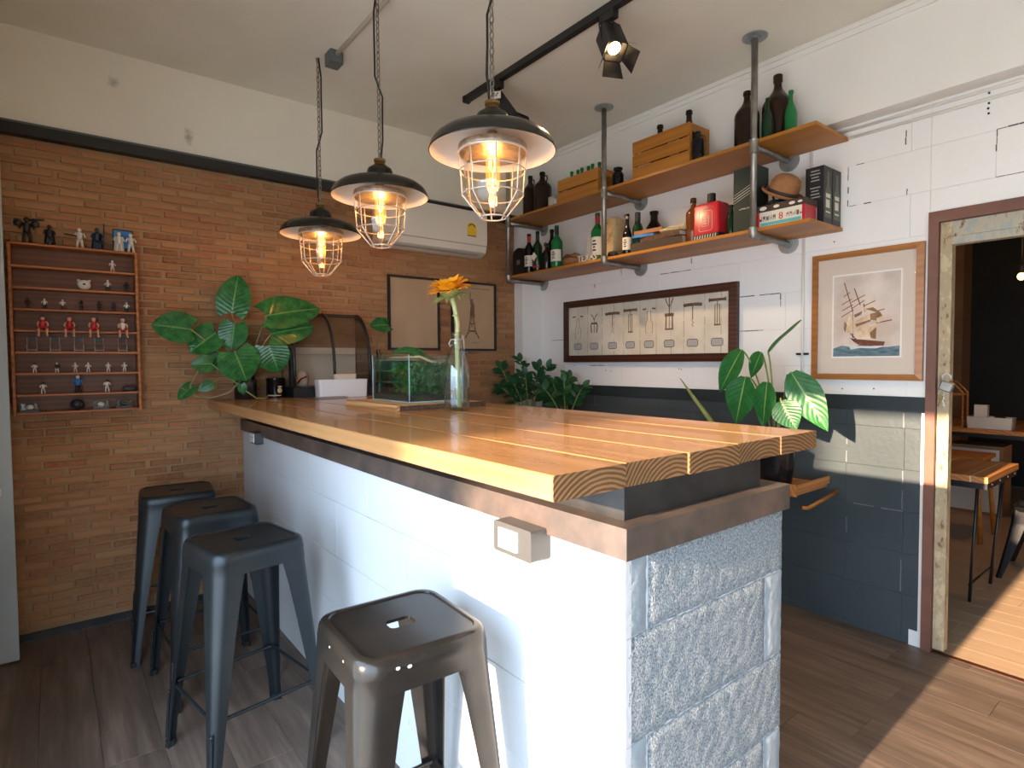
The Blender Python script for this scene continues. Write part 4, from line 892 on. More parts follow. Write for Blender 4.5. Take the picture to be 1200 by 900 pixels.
part('slanted_print', m, mt['labelw'], bx, kind='stuff')
ticks('small_print', 5, .008, .012, mt['labelw'], t, 1.715, Lw+.115, 2.9178)
t = thing('black_teapot', 'black rounded jug with a loop handle tucked behind the striped case', 'jug', (3.17, 1.60, Lw))
m = MB(); m.lathe([(.05, 0), (.07, .03), (.072, .10), (.05, .16), (.03, .185), (.034, .2), (.01, .205)], n=18); part('jug_body', m, mt['blackglass'], t, 'all')
m = MB(); m.tube([(-.02, .03+.02, .19), (-.02, .06, .225), (-.02, .03, .245), (-.02, .0, .225), (-.02, .0, .2)], .006, 7); part('handle', m, mt['blackcap'], t, 'all')
# striped case with licence-plate style print
t = thing('striped_case', 'flat tin case with red corners and plate prints under the brown hat', 'case', (2.985, 1.495, Lw))
m = MB(); m.cbox((-.068, -.122, 0), (.06, .122, .078), .002, '-x'); ca = part('case_body', m, mt['labelw'], t)
m = MB(); m.cbox((-.070, -.124, .0785), (.062, .124, .112), .003, '-x'); li = part('case_lid', m, mt['hatband'], t)
m = MB()
for k, (y, h) in enumerate(((.09, .02), (.02, .016), (-.06, .016), (-.10, .012))): m.ball((-.0703, y, .095), h, 8, (.05, 1, .5))
part('lid_patches', m, mt['labelw'], li, kind='stuff')
for s in (-1, 1):
    m = MB(); m.box((-.0695, s*.122-.012*(s > 0), 0), (-.0681, s*.122+.012*(s < 0), .078)); m.box((-.0695, s*.1222, 0), (.05, s*.1236, .078)) if s < 0 else None
    part('red_corner', m, mt['redtin'], ca)
m = MB(); m.box((-.0690, -.105, .006), (-.0681, .105, .022)); part('teal_stripe', m, M('teal_print', (.10, .42, .42), rough=.5), ca)
ticks('plate_print', 5, .026, .018, mt['print'], t, 1.598, Lw+.030, 2.9165)
ticks('plate_print', 5, .024, .017, mt['print'], t, 1.458, Lw+.032, 2.9165, 4)
text('plate_number', '8', .050, mt['redtin'], t, (2.9162, 1.492, Lw+.042), FACE_MX)
# hat
t = thing('brown_bowler_hat', 'brown felt bowler hat tipped on top of the striped case', 'hat', (3.02, 1.540, Lw+.180))
Rm = Matrix.Rotation(math.radians(32), 4, 'X') @ Matrix.Rotation(math.radians(-10), 4, 'Y')
m = MB(); m.lathe([(.074, .0), (.0745, .02), (.072, .05), (.062, .078), (.040, .095), (.015, .101), (.0005, .102)], n=28, M4=Rm @ Matrix.Diagonal((1.1, 1, 1, 1))); part('crown', m, mt['hat'], t, 'all')
m = MB(); m.lathe([(.073, .002), (.09, -.004), (.097, .0), (.103, .010), (.104, .008), (.098, -.004), (.09, -.008), (.072, -.004)], n=28, M4=Rm @ Matrix.Diagonal((1.12, 1, 1, 1))); part('brim', m, mt['hat'], t, 'all')
m = MB(); m.lathe([(.0750, .002), (.0758, .003), (.0758, .020), (.0748, .021)], n=28, M4=Rm @ Matrix.Diagonal((1.1, 1, 1, 1))); part('hat_band', m, mt['hatband'], t, 'all')
t = thing('cloth_bundle', 'black cloth bundle squeezed under the tipped hat', 'cloth', (2.985, 1.565, Lw+.1125))
m = MB(); m.ball((0, 0, .018), .035, 12, (1, 1.3, .5)); part('bundle_body', m, mt['blackbox'], t, 'all')
m = MB(); m.ball((-.03, -.03, .010), .02, 10, (1, 1.2, .4)); part('loose_corner', m, mt['blackbox'], t, 'all')
# two black gift cartons with a printed bottle
mt['olive'] = M('olive_print', (.10, .11, .07), rough=.5)
def carton(label, x0, x1, y0, y1):
    t = thing('black_gift_carton', label, 'box', ((x0+x1)/2, (y0+y1)/2, Lw), 0, 'black bottle cartons at the lower shelf end')
    m = MB(); m.box((x0, y0, Lw), (x1, y1, Lw+.285)); part('carton_body', m, mt['blackbox'], t, world=True)
    m = MB(); xc = (x0+x1)/2; w_ = (x1-x0)*.36; P = [(-w_, .03), (w_, .03), (w_, .15), (w_*.4, .19), (w_*.36, .26), (-w_*.36, .26), (-w_*.4, .19), (-w_, .15)]
    m.prism(P, lambda a, c, d: V((xc+a, y0-.0002-d, Lw+c)), .0008); p = part('bottle_print', m, mt['olive'], t, world=True)
    m = MB(); m.box((xc-w_*.7, y0-.0016, Lw+.055), (xc+w_*.7, y0-.001, Lw+.062)); m.box((xc-w_*.7, y0-.0016, Lw+.13), (xc+w_*.7, y0-.001, Lw+.15)); m.box((xc-w_*.7, y0-.0016, Lw+.08), (xc+w_*.5, y0-.001, Lw+.12)); part('print_lines', m, mt['labelw'], p, kind='stuff', world=True)
    return t
ct1 = carton('black bottle carton with printed bottle, left of its twin', 3.055, 3.15, 1.345, 1.435)
m = MB()
for k in range(8): yy = .028-.004*(k % 3); m.box((3.0542, 1.39-yy, Lw+.13+.016*k+(.02 if k > 3 else 0)), (3.0548, 1.39+yy*.8, Lw+.135+.016*k+(.02 if k > 3 else 0)))
part('small_print', m, mt['acgrey'], ct1, world=True, kind='stuff')
carton('black bottle carton with printed bottle, rightmost against the wall', 3.157, 3.25, 1.345, 1.435)
# ================================================================== FRAMED PICTURES
def frame_x(t, y0, y1, z0, z1, w_, xo, xi, mat):
    "four mitred bars on the white wall, facing -x"
    o = [(y0, z0), (y1, z0), (y1, z1), (y0, z1)]; i = [(y0+w_, z0+w_), (y1-w_, z0+w_), (y1-w_, z1-w_), (y0+w_, z1-w_)]
    for k in range(4):
        j = (k+1) % 4; m = MB(); q = [o[k], o[j], i[j], i[k]]
        vs = [V((xo+(.006 if n_ < 2 else 0), *p)) for n_, p in enumerate(q)]+[V((xi, *p)) for p in q]
        m.add(vs, [(0, 1, 2, 3), (7, 6, 5, 4)]+[(n_, n_+4, (n_+1) % 4+4, (n_+1) % 4) for n_ in range(4)]); part('frame_bar', m, mat, t, world=True)
t = thing('corkscrew_picture', 'long brown framed print of eight old corkscrews on the white wall', 'picture', (3.25, 2.67, 1.39))
frame_x(t, 1.918, 3.426, 1.392, 1.872, .052, 3.228, 3.264, mt['mahogany'])
seams = [1.971, 2.03, 2.215, 2.31, 2.52, 2.66, 2.80, 2.99, 3.05, 3.17, 3.30, 3.373]
m = MB(); m.box((3.246, 1.965, 1.44), (3.262, 3.38, 1.825)); pp = part('print_sheet', m, mt['paper'], t, world=True)
m = MB(); q = random.Random(5)
for y in (2.03, 2.145, 2.30, 2.40, 2.52, 2.66, 2.81, 2.90, 3.02, 3.17, 3.275):
    z = 1.44
    while z < 1.82:
        h = q.uniform(.03, .11); m.box((3.2457, y-q.uniform(.0008, .003), z), (3.246, y+.001, min(z+h, 1.825))); z += h+q.uniform(.0, .05)
part('painted_seams', m, mt['paperdark'], pp, world=True, kind='stuff')
FX = lambda y, z, d=0: V((3.2455-d, y, z))
def cork(y, kind, zt):
    m = MB(); T = lambda p, r_, n=6: m.tube([FX(y+a, c) for a, c in p], r_, n)
    z1 = 1.755+zt
    if kind == 0:   # two-lever corkscrew over a bottle outline
        T([(-.050, z1), (-.022, z1+.004)], .006); T([(.022, z1+.004), (.050, z1)], .006); T([(-.012, z1-.01), (-.013, z1-.07), (-.026, z1-.10), (-.026, z1-.165), (.026, z1-.165), (.026, z1-.10), (.013, z1-.07), (.012, z1-.01)], .0022)
    elif kind == 1: # winged
        T([(-.03, z1), (-.01, z1-.02), (0, z1-.05), (.01, z1-.02), (.03, z1)], .004); T([(0, z1-.03), (0, z1-.14)], .003)
        T([(-.02, z1-.06), (-.030, z1-.085), (-.024, z1-.14)], .005); T([(.02, z1-.06), (.030, z1-.085), (.024, z1-.14)], .005); T([(-.022, z1-.07), (.022, z1-.07)], .007)
    elif kind == 2: # T handle
        T([(-.062, z1), (-.03, z1+.004), (.03, z1+.004), (.062, z1)], .0115); T([(0, z1), (0, z1-.09)], .0035)
        T([(.006*math.sin(k*1.3), z1-.09-.006*k) for k in range(9)], .0022)
    elif kind == 3: # T handle with open frame
        T([(-.05, z1), (-.015, z1), (.015, z1), (.05, z1)], .010); T([(-.05, z1-.012), (-.05, z1+.012)], .005); T([(.05, z1-.012), (.05, z1+.012)], .005)
        T([(-.014, z1-.03), (-.014, z1-.15), (.014, z1-.15), (.014, z1-.03), (-.014, z1-.03)], .003); T([(0, z1), (0, z1-.16)], .0028); T([(-.02, z1-.155), (.02, z1-.155)], .005)
    elif kind == 4: # double lever with bell
        T([(-.026, z1+.05), (-.018, z1+.02), (0, z1-.01), (.018, z1+.02), (.026, z1+.05)], .004); T([(0, z1+.07), (0, z1-.07)], .004); T([(-.032, z1-.06), (.032, z1-.06)], .012)
        T([(-.022, z1-.06), (-.024, z1-.15)], .005); T([(.022, z1-.06), (.024, z1-.15)], .005); T([(-.030, z1-.155), (.030, z1-.155)], .006); T([(0, z1-.07), (0, z1-.15)], .003)
    m.v = [(3.2461+(x-3.2455)*.12, y+(b_-y)*1.12, c) for x, b_, c in m.v]
    part('corkscrew_drawing', m, mt['print'], pp, 'all', world=True)
    m = MB(); y0 = y
    P = [(y0-.040, 1.498), (y0-.032, 1.49), (y0+.032, 1.49), (y0+.040, 1.498), (y0+.040, 1.528), (y0+.032, 1.536), (y0-.032, 1.536), (y0-.040, 1.528)]
    m.prism(P, lambda a, c, d: V((3.2458-d, a, c)), .0006); tg = part('name_plate', m, mt['printgrey'], pp, world=True)
    m.__init__(); m.tube([V((3.2452, a, c)) for a, c in P], .0022, 5, True)
    for k in range(6): m.box((3.2450, y0-.024+.008*k, 1.506), (3.2453, y0-.020+.008*k, 1.506+.008+.005*(k*7 % 3)))
    m.v = [(3.2455+(x-3.2455)*.3, b_, c) for x, b_, c in m.v]; part('plate_outline', m, mt['printdark'], pp, world=True, kind='stuff')
for y, k, zt in ((3.274, 0, -.01), (3.10, 1, .0), (2.916, 2, -.01), (2.747, 3, .005), (2.581, 0, -.0), (2.414, 4, .01), (2.233, 2, .0), (2.056, 3, .02)): cork(y, k, zt)
# --- ship
t = thing('ship_picture', 'oak framed painting of a sailing ship beside the doorway', 'picture', (3.25, 1.22, 1.29))
frame_x(t, .966, 1.482, 1.294, 1.955, .030, 3.236, 3.264, mt['oak'])
m = MB(); m.box((3.252, .99, 1.32), (3.263, 1.46, 1.93)); mb_ = part('mount_board', m, mt['mat'], t, world=True)
Y0, Y1, Z0, Z1 = 1.372, 1.064, 1.415, 1.832
m = MB(); m.box((3.2515, Y1-.008, Z0-.008), (3.252, Y0+.008, Z1+.008)); part('bevel_edge', m, mt['matwhite'], mb_, world=True)
mt['sky'] = M('painted_sky', (.56, .46, .38), (.80, .69, .60), .8, scale=5); mt['sea'] = M('painted_sea', (.05, .10, .13), (.16, .25, .28), .8, scale=24, stretch=(1, 1, 3))
mt['sail'] = M('painted_sail', (.50, .31, .17), (.80, .64, .46), .8, scale=16); mt['sailsh'] = M('painted_sail_shade', (.16, .085, .04), (.30, .17, .085), .8, scale=16); mt['hull'] = M('painted_hull', (.10, .028, .014), (.22, .075, .035), .8, scale=30); mt['foam'] = M('painted_foam', (.62, .64, .62), rough=.8)
m = MB(); m.box((3.2505, Y1, Z0), (3.2514, Y0, Z1)); pt = part('painting', m, mt['sky'], t, world=True)
dep = [0.0]
def paint(nm, poly, mat):
    dep[0] += .00003; m = MB(); d0 = 3.2504-dep[0]
    m.prism([((x-90)/575, 1-(y-95)/705) for x, y in poly], lambda a, c, d: V((d0-d, Y0+(Y1-Y0)*a, Z0+(Z1-Z0)*c)), .00004); part(nm, m, mat, pt, world=True)
def stroke(nm, segs, wd, mat):
    dep[0] += .00003; m = MB(); d0 = 3.2504-dep[0]
    for (xa, ya), (xb, yb) in segs:
        L_ = math.hypot(xb-xa, yb-ya); nx, ny = -(yb-ya)/L_*wd/2, (xb-xa)/L_*wd/2
        m.prism([((x-90)/575, 1-(y-95)/705) for x, y in ((xa+nx, ya+ny), (xb+nx, yb+ny), (xb-nx, yb-ny), (xa-nx, ya-ny))], lambda a, c, d: V((d0-d, Y0+(Y1-Y0)*a, Z0+(Z1-Z0)*c)), .00004)
    part(nm, m, mat, pt, world=True, kind='stuff')
paint('sea', [(90, 730), (170, 705), (260, 720), (350, 700), (450, 715), (560, 725), (665, 715), (665, 800), (90, 800)], mt['sea'])
paint('foam', [(230, 700), (300, 712), (420, 715), (545, 718), (470, 735), (330, 728), (250, 742)], mt['foam'])
paint('hull', [(240, 640), (300, 652), (400, 662), (545, 680), (535, 712), (420, 712), (320, 702), (285, 680)], mt['hull'])
stroke('masts', [((185, 155), (262, 400)), ((262, 400), (268, 640)), ((275, 210), (330, 360)), ((360, 350), (370, 420)), ((245, 600), (300, 655)), ((470, 520), (600, 500))], 9, mt['hull'])
stroke('yards', [((165, 345), (255, 300)), ((165, 400), (265, 350)), ((160, 455), (270, 395)), ((180, 275), (235, 245)), ((250, 330), (370, 275)), ((255, 385), (365, 320)), ((360, 370), (460, 330)), ((480, 420), (540, 405))], 7, mt['hull'])
for poly, mm in (([(240, 420), (262, 410), (270, 600), (200, 590), (185, 560), (215, 500)], 'sail'), ([(190, 490), (215, 520), (200, 590), (185, 560)], 'sailsh'), ([(275, 440), (350, 410), (340, 440), (285, 465)], 'sailsh'), ([(270, 500), (420, 440), (430, 500), (290, 560)], 'sail'),
                 ([(290, 520), (430, 485), (420, 505), (300, 545)], 'sailsh'), ([(275, 600), (330, 545), (470, 520), (480, 560), (470, 660), (300, 640)], 'sail'), ([(415, 600), (470, 555), (470, 655), (425, 645)], 'sailsh'), ([(360, 380), (420, 370), (450, 410), (370, 415)], 'sail'), ([(375, 395), (440, 385), (500, 430), (520, 460), (470, 500), (420, 490), (415, 440), (470, 430)], 'sailsh'), ([(470, 480), (520, 460), (545, 500), (480, 520)], 'sail')):
    paint('sail', poly, mt[mm])
m = MB(); m.box((3.2475, .995, 1.323), (3.2485, 1.455, 1.927)); part('picture_glass', m, mt['picglass'], t, world=True)
# --- two black framed posters on the brick
def frame_y(t, x0, x1, z0, z1, w_, yo, yi, mat):
    for a, b_ in (((x0, z0), (x1, z0+w_)), ((x0, z1-w_), (x1, z1)), ((x0, z0+w_+.0002), (x0+w_, z1-w_-.0002)), ((x1-w_, z0+w_+.0002), (x1, z1-w_-.0002))):
        m = MB(); m.box((a[0], yo, a[1]), (b_[0], yi, b_[1])); part('frame_bar', m, mat, t, world=True)
t = thing('framed_poster', 'black framed tan poster behind the tank, left of the sunflower', 'picture', (2.1, 3.8, 1.5), 0, 'black framed posters on the brick wall')
frame_y(t, 1.885, 2.305, 1.49, 2.025, .016, 3.79, 3.811, mt['black'])
m = MB(); m.box((1.90, 3.801, 1.505), (2.29, 3.810, 2.01)); part('poster_sheet', m, mt['postertan'], t, world=True)
m = MB(); m.box((1.90, 3.794, 1.505), (2.29, 3.796, 2.01)); part('picture_glass', m, mt['picglass'], t, world=True)
t = thing('framed_poster', 'black framed tan poster with a statue standing on a lattice tower', 'picture', (2.63, 3.8, 1.5), 0, 'black framed posters on the brick wall')
frame_y(t, 2.415, 2.835, 1.488, 2.025, .016, 3.79, 3.811, mt['black'])
m = MB(); m.box((2.43, 3.801, 1.503), (2.82, 3.810, 2.01)); ps = part('poster_sheet', m, mt['postertan'], t, world=True)
FY = lambda x, z: V((x, 3.8008, z))
m = MB(); T = lambda p, rad: m.tube([FY(a, c) for a, c in p], rad, 6); cx = 2.605
T([(cx-.065, 1.585), (cx-.035, 1.64), (cx-.022, 1.70), (cx-.016, 1.745)], .005); T([(cx+.065, 1.585), (cx+.035, 1.64), (cx+.022, 1.70), (cx+.016, 1.745)], .005)
T([(cx-.036, 1.645), (cx+.036, 1.645)], .006); T([(cx-.022, 1.70), (cx+.022, 1.70)], .006); T([(cx-.018, 1.745), (cx+.018, 1.745)], .006); T([(cx-.035, 1.65), (cx+.02, 1.70)], .0025); T([(cx+.035, 1.65), (cx-.02, 1.70)], .0025)
T([(cx-.046, 1.615), (cx-.018, 1.638), (cx+.018, 1.638), (cx+.046, 1.615)], .003); T([(cx-.02, 1.705), (cx+.016, 1.742)], .0025); T([(cx+.02, 1.705), (cx-.016, 1.742)], .0025)
m.v = [(x, 3.8011+(y-3.8008)*.1, z) for x, y, z in m.v]; part('tower_print', m, mt['print'], ps, 'all', world=True)
m = MB(); m.tube([FY(cx+.004, 1.752), FY(cx+.003, 1.80), FY(cx+.006, 1.845), FY(cx, 1.868)], [.024, .020, .018, .012], 8); m.tube([FY(cx-.008, 1.85), FY(cx-.018, 1.90), FY(cx-.016, 1.93)], .005, 6); m.ball(FY(cx-.001, 1.882), .012, 8); m.ball(FY(cx-.016, 1.935), .007, 6)
m.v = [(x, 3.8011+(y-3.8008)*.1, z) for x, y, z in m.v]; part('statue_print', m, mt['print'], ps, 'all', world=True)
m = MB()
for k in range(9): m.box((2.60+.020*k, 3.8004, 1.972), (2.613+.020*k, 3.8009, 1.979))
for k in range(5): m.box((2.605+.014*k, 3.8004, 1.548), (2.614+.014*k, 3.8009, 1.553))
part('caption_print', m, mt['print'], ps, world=True, kind='stuff')
# ================================================================== DISPLAY CABINET ON THE BRICK WALL
cx0, cx1, cz0, cz1, cy0, cy1 = -.152, .378, 1.156, 1.996, 3.705, 3.808
t = thing('display_cabinet', 'wall hung wooden display cabinet with eight narrow shelves of figurines', 'cabinet', (.113, 3.76, 1.156))
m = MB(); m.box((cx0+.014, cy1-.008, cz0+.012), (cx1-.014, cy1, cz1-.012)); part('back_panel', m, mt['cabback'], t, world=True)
for x in (cx0, cx1-.013): m = MB(); m.cbox((x, cy0, cz0), (x+.013, cy1, cz1), .0015, '-y'); part('side_panel', m, mt['cabinet'], t, world=True)
SZ = [1.887, 1.783, 1.678, 1.573, 1.467, 1.361, 1.256]
for z in SZ+[cz0+.011]: m = MB(); m.cbox((cx0+.0135, cy0+.002, z-.011), (cx1-.0135, cy1-.0085, z), .0015, '-y'); part('shelf', m, mt['cabinet'], t, world=True)
m = MB(); m.cbox((cx0+.0135, cy0+.001, cz1-.011), (cx1-.0135, cy1, cz1), .0015, '-y'); part('top_panel', m, mt['cabinet'], t, world=True)
def fig(label, x, z, h, body, head, legs=None, y=3.735, pose='stand', prop=None, group='small figurines in the display cabinet', hair=None, cape=None):
    "a plain little figure: legs, trunk, arms, head"
    t = thing('figurine', label, 'figurine', (x, y, z), 0, group); s = h; legs = legs or body
    if pose == 'sit':
        for k in (-1, 1):
            m = MB(); m.tube([(k*.07*s, 0, .06*s), (k*.17*s, -.26*s, .05*s)], [.085*s, .07*s], 8); part('short_leg', m, legs, t, 'all')
            m = MB(); m.tube([(k*.17*s, -.27*s, .02*s), (k*.16*s, -.29*s, -.30*s)], [.055*s, .045*s], 8); m.tube([(k*.16*s, -.27*s, -.33*s), (k*.19*s, -.38*s, -.33*s)], [.055*s, .045*s], 8); part('lower_leg', m, head, t, 'all')
        b0 = .05*s
    else:
        for k in (-1, 1): m = MB(); m.tube([(k*.11*s, 0, 0), (k*.10*s, 0, .22*s), (k*.06*s, 0, .44*s)], [.065*s, .055*s, .075*s], 8); m.tube([(k*.11*s, .02*s, .03*s), (k*.13*s, -.10*s, .03*s)], .04*s, 6); part('leg', m, legs, t, 'all')
        b0 = .42*s
    m = MB(); m.tube([(0, 0, b0), (0, -.01*s, b0+.16*s), (0, 0, b0+.34*s), (0, 0, b0+.40*s)], [.12*s, .11*s, .14*s, .06*s], 10); part('trunk', m, body, t, 'all')
    for k in (-1, 1):
        m = MB(); e = (k*.22*s, -.10*s, b0+.14*s) if pose != 'sit' else (k*.19*s, -.16*s, b0+.12*s); m.tube([(k*.13*s, 0, b0+.34*s), (k*.21*s, -.02*s, b0+.22*s), e], [.055*s, .045*s, .04*s], 8); part('arm', m, head if pose == 'sit' else body, t, 'all')
    m = MB(); m.ball((0, -.01*s, b0+.50*s), .10*s, 10, (1, 1, 1.1)); part('head', m, head, t, 'all')
    if hair is not None: m = MB(); m.ball((0, .01*s, b0+.54*s), .102*s, 10, (1.02, 1, .9)); part('hair', m, hair, t, 'all')
    if prop == 'staff': m = MB(); m.tube([(.24*s, -.10*s, .1*s), (.28*s, -.10*s, 1.25*s)], .03*s, 6); part('staff', m, body, t, 'all')
    if prop == 'rod': m = MB(); m.tube([(-.15*s, -.16*s, b0+.16*s), (-.62*s, -.10*s, b0+.22*s)], .04*s, 6); part('rod', m, mt['figblack'], t, 'all')
    if prop == 'bulky':
        for k in (-1, 1): m = MB(); m.ball((k*.26*s, 0, b0+.36*s), .15*s, 8, (1, .8, 1)); part('shoulder_plate', m, body, t, 'all')
        m = MB(); m.tube([(.1*s, -.05*s, b0+.50*s), (.55*s, -.12*s, b0+.55*s)], .045*s, 6); part('long_barrel', m, body, t, 'all')
    if cape: m = MB(); m.loft([[V((w_*math.cos(a), .06*s+w_*.35*math.sin(a), zz)) for a in [PI*k/8 for k in range(9)]] for w_, zz in ((.24*s, .04*s), (.16*s, b0+.36*s))], False, False, False); part('cape', m, cape, t, 'all')
    return t
W_, K_, R_, S_ = mt['figwhite'], mt['figblack'], mt['figred'], mt['skin']
TZ = cz1+.0005
gt = 'figurines standing on top of the display cabinet'
fig('large bulky dark figurine at the left end of the cabinet top', -.075, TZ, .125, K_, K_, prop='bulky', group=gt)
fig('small black cloaked figurine second from the left on the cabinet top', .012, TZ, .10, K_, K_, cape=K_, group=gt)
fig('white figurine holding a dark rod in the middle of the cabinet top', .133, TZ, .10, W_, W_, prop='rod', group=gt)
mt['figblue'] = M('dark_blue_figurine', (.02, .035, .07), rough=.4)
fig('dark blue figurine with tall staff on the cabinet top', .206, TZ, .11, mt['figblue'], mt['figblue'], prop='staff', group=gt, cape=mt['figblue'])
fig('slim white figurine with cape before the blue card', .300, TZ, .10, W_, W_, y=3.725, cape=W_, group=gt)
fig('white figurine with black belt at the right end of the cabinet top', .353, TZ, .098, W_, W_, y=3.725, group=gt)
t = thing('blue_card', 'dark framed blue picture card leaning behind two white figurines', 'card', (.322, 3.78, TZ))
m = MB(); m.box((-.046, -.006, 0), (.046, .004, .125)); part('card_frame', m, mt['black'], t)
m = MB(); m.box((-.040, -.0075, .03), (.040, -.0062, .118)); part('card_face', m, mt['blue'], t)
fy = 3.738
fig('white figurine alone on the topmost cabinet shelf', .268, SZ[0], .060, W_, W_, y=fy)
t = thing('bear_head', 'round cream animal head ornament with two ears on the second cabinet shelf', 'figurine', (.145, 3.738, SZ[1]+.002), 0, 'small figurines in the display cabinet')
m = MB(); m.ball((0, 0, .026), .026, 12, (1.15, .8, 1)); part('face_shell', m, W_, t, 'all')
for k in (-1, 1): m = MB(); m.ball((k*.022, 0, .046), .008, 8); part('ear', m, W_, t, 'all')
m = MB(); m.ball((0, -.021, .028), .005, 8, (1.4, .6, 1)); part('nose', m, K_, t, 'all')
fig('small white figurine on a dark base, second cabinet shelf', .245, SZ[1], .060, W_, W_, K_, y=fy)
fig('thin dark figurine at the right of the second cabinet shelf', .325, SZ[1], .055, K_, K_, y=fy)
nth = ['first', 'second', 'third', 'fourth', 'fifth', 'sixth', 'seventh']
for k, (x, c) in enumerate(((-.082, K_), (-.018, W_), (.054, W_), (.131, K_), (.205, K_), (.268, mt['figblue']), (.325, W_))):
    fig('%s tiny figurine from the left on the third cabinet shelf' % nth[k], x, SZ[2], .052, c, c, K_, y=fy)
for k, (x, lab, bd, hr) in enumerate(((-.028, 'seated red-kit figurine with black hair, leftmost of four on the shelf edge', R_, K_), (.078, 'seated red-kit figurine with bright red hair, arms folded', R_, R_), (.178, 'seated red-kit figurine third of four, leaning on its knees', R_, S_), (.303, 'seated figurine with white towel over its head, last of four', W_, W_))):
    fig(lab, x, SZ[3]+.0035, .098, bd, S_, R_, y=3.712, pose='sit', hair=hr, group='seated figurines on the fourth shelf')
def mini_chair(label, x, z):
    z += .002
    t = thing('miniature_chair', label, 'chair', (x, 3.742, z), 0, 'miniature folding chairs on the fifth shelf')
    m = MB(); m.box((-.017, -.016, .030), (.017, .016, .034)); part('seat', m, K_, t)
    m = MB(); m.box((-.017, .014, .052), (.017, .018, .068)); part('backrest', m, K_, t)
    for k in (-1, 1):
        m = MB(); m.tube([(k*.018, -.018, 0), (k*.018, .014, .045), (k*.018, .016, .07)], .0012, 5); part('leg', m, mt['cage'], t)
        m = MB(); m.tube([(k*.0205, .018, 0), (k*.0205, -.014, .033)], .0012, 5); part('leg', m, mt['cage'], t)
    m = MB(); m.tube([(-.018, -.014, .006), (.018, -.014, .006)], .001, 5); part('stretcher', m, mt['cage'], t); return t
for k, x in enumerate((-.072, .018, .115, .20, .302)): mini_chair('%s tiny black folding chair from the left on the fifth cabinet shelf' % nth[k], x, SZ[4])
for k, (x, c) in enumerate(((-.065, W_), (.022, K_), (.096, W_), (.150, W_), (.236, W_), (.307, W_))): fig('%s squat figurine from the left on the sixth cabinet shelf' % nth[k], x, SZ[5], .050, c, W_ if k else K_, W_, y=fy)
fig('white figurine with dark chest, left on the seventh cabinet shelf', -.035, SZ[6], .058, W_, K_, W_, y=fy)
fig('blue-dressed figurine with raised head, middle of the seventh shelf', .105, SZ[6], .088, mt['blue'], W_, K_, y=fy)
fig('white and black figurine right of centre on the seventh shelf', .228, SZ[6], .065, W_, K_, W_, y=fy)
t = thing('toy_vehicle', 'flat black toy vehicle at the right of the seventh shelf', 'toy', (.325, 3.745, SZ[6]))
m = MB(); m.loft([rrect(.030, .018, .006, 4, .006), rrect(.030, .018, .006, 4, .018), rrect(.018, .014, .006, 4, .028)]); part('vehicle_body', m, K_, t, True)
for a in (-1, 1):
    for c in (-1, 1): m = MB(); m.cyl((a*.019, c*.0185, .007), (a*.019, c*.0235, .007), .0065, n=10); part('wheel', m, mt['rubber'], t, True)
for k, (x, lab, n_) in enumerate(((-.09, 'clear lidded case at the left of the bottom cabinet shelf', 1), (.10, 'black helmet-shaped ornament on the bottom cabinet shelf', 0), (.20, 'clear lidded case right of the black ornament, bottom shelf', 1), (.30, 'dark lidded case at the right of the bottom cabinet shelf', 2))):
    t = thing('ornament_case' if n_ else 'black_ornament', lab, 'case' if n_ else 'ornament', (x, 3.745, cz0+.0115))
    if n_:
        m = MB(); m.box((-.036, -.025, 0), (.036, .025, .010)); part('case_base', m, K_, t)
        m = MB(); m.box((-.034, -.023, .0102), (.034, .023, .042)); part('case_cover', m, mt['glass'] if n_ == 1 else mt['caseglass'], t)
        m = MB(); m.ball((0, 0, .024), .013, 8, (1.4, 1, 1)); part('enclosed_trinket', m, W_ if n_ == 1 else K_, t, 'all')
    else:
        m = MB(); m.ball((0, 0, .028), .028, 12, (1.1, .8, 1)); part('dome', m, K_, t, 'all'); m = MB(); m.ball((0, -.019, .022), .012, 8, (1.3, .5, .6)); part('visor', m, mt['enamel'], t, 'all')
# ================================================================== PLANTS
def leaf_mesh(L, W, shape, fold=.18, droop=.12, wave=.02, ny=11, nx=8, seed=0, th=.0006):
    q = random.Random(seed); m = MB(); m.uv = []
    ph = q.uniform(0, 6)
    def wid(t):
        if shape == 'heart': return (max(0, math.sin(PI*(t*.86+.14)))**.62)*(1-.25*t)*.56 if t < 1 else 0
        if shape == 'oval': return math.sin(PI*min(1, t*.97+.03))**.75*.5
        return (math.sin(PI*(t*.95+.05)**.85)**.9)*.5*(1.05-.25*t)
    for iy in range(ny+1):
        t = iy/ny
        for ix in range(nx+1):
            s = -1+2*ix/nx; w_ = wid(t)*W
            x = s*w_; y = L*t-(.15*L*abs(s)**1.5*(1-t)**3 if shape == 'heart' else 0)
            z = fold*abs(x)-droop*L*t*t-.35*abs(x)*abs(s)*fold+wave*L*math.sin(7*t+ph+s*2)*abs(s)
            m.v.append((x, y, z)); m.uv.append(((s+1)/2, t)); m.rnd.append(0) if False else None
    for iy in range(ny):
        for ix in range(nx):
            a = iy*(nx+1)+ix; m.f.append((a, a+1, a+nx+2, a+nx+1))
    m.rnd = [0]*len(m.f); return m
def orient(base, tip, nrm):
    y = (V(tip)-V(base)).normalized(); n = V(nrm); n = (n-y*n.dot(y)).normalized(); x = y.cross(n)
    return Matrix((x, y, n)).transposed().to_quaternion()
def big_leaf(t, base, tip, wd, mat, shape, nrm, seed, droop=.10, fold=.2, label=None):
    L = (V(tip)-V(base)).length; me = mesh('leaf', leaf_mesh(L*1.02, wd, shape, fold, droop, .014, seed=seed), mat, 'all')
    o = inst('leaf', me, t, V(base)-WL[t.name], orient(base, tip, nrm))
    return props(o, label)
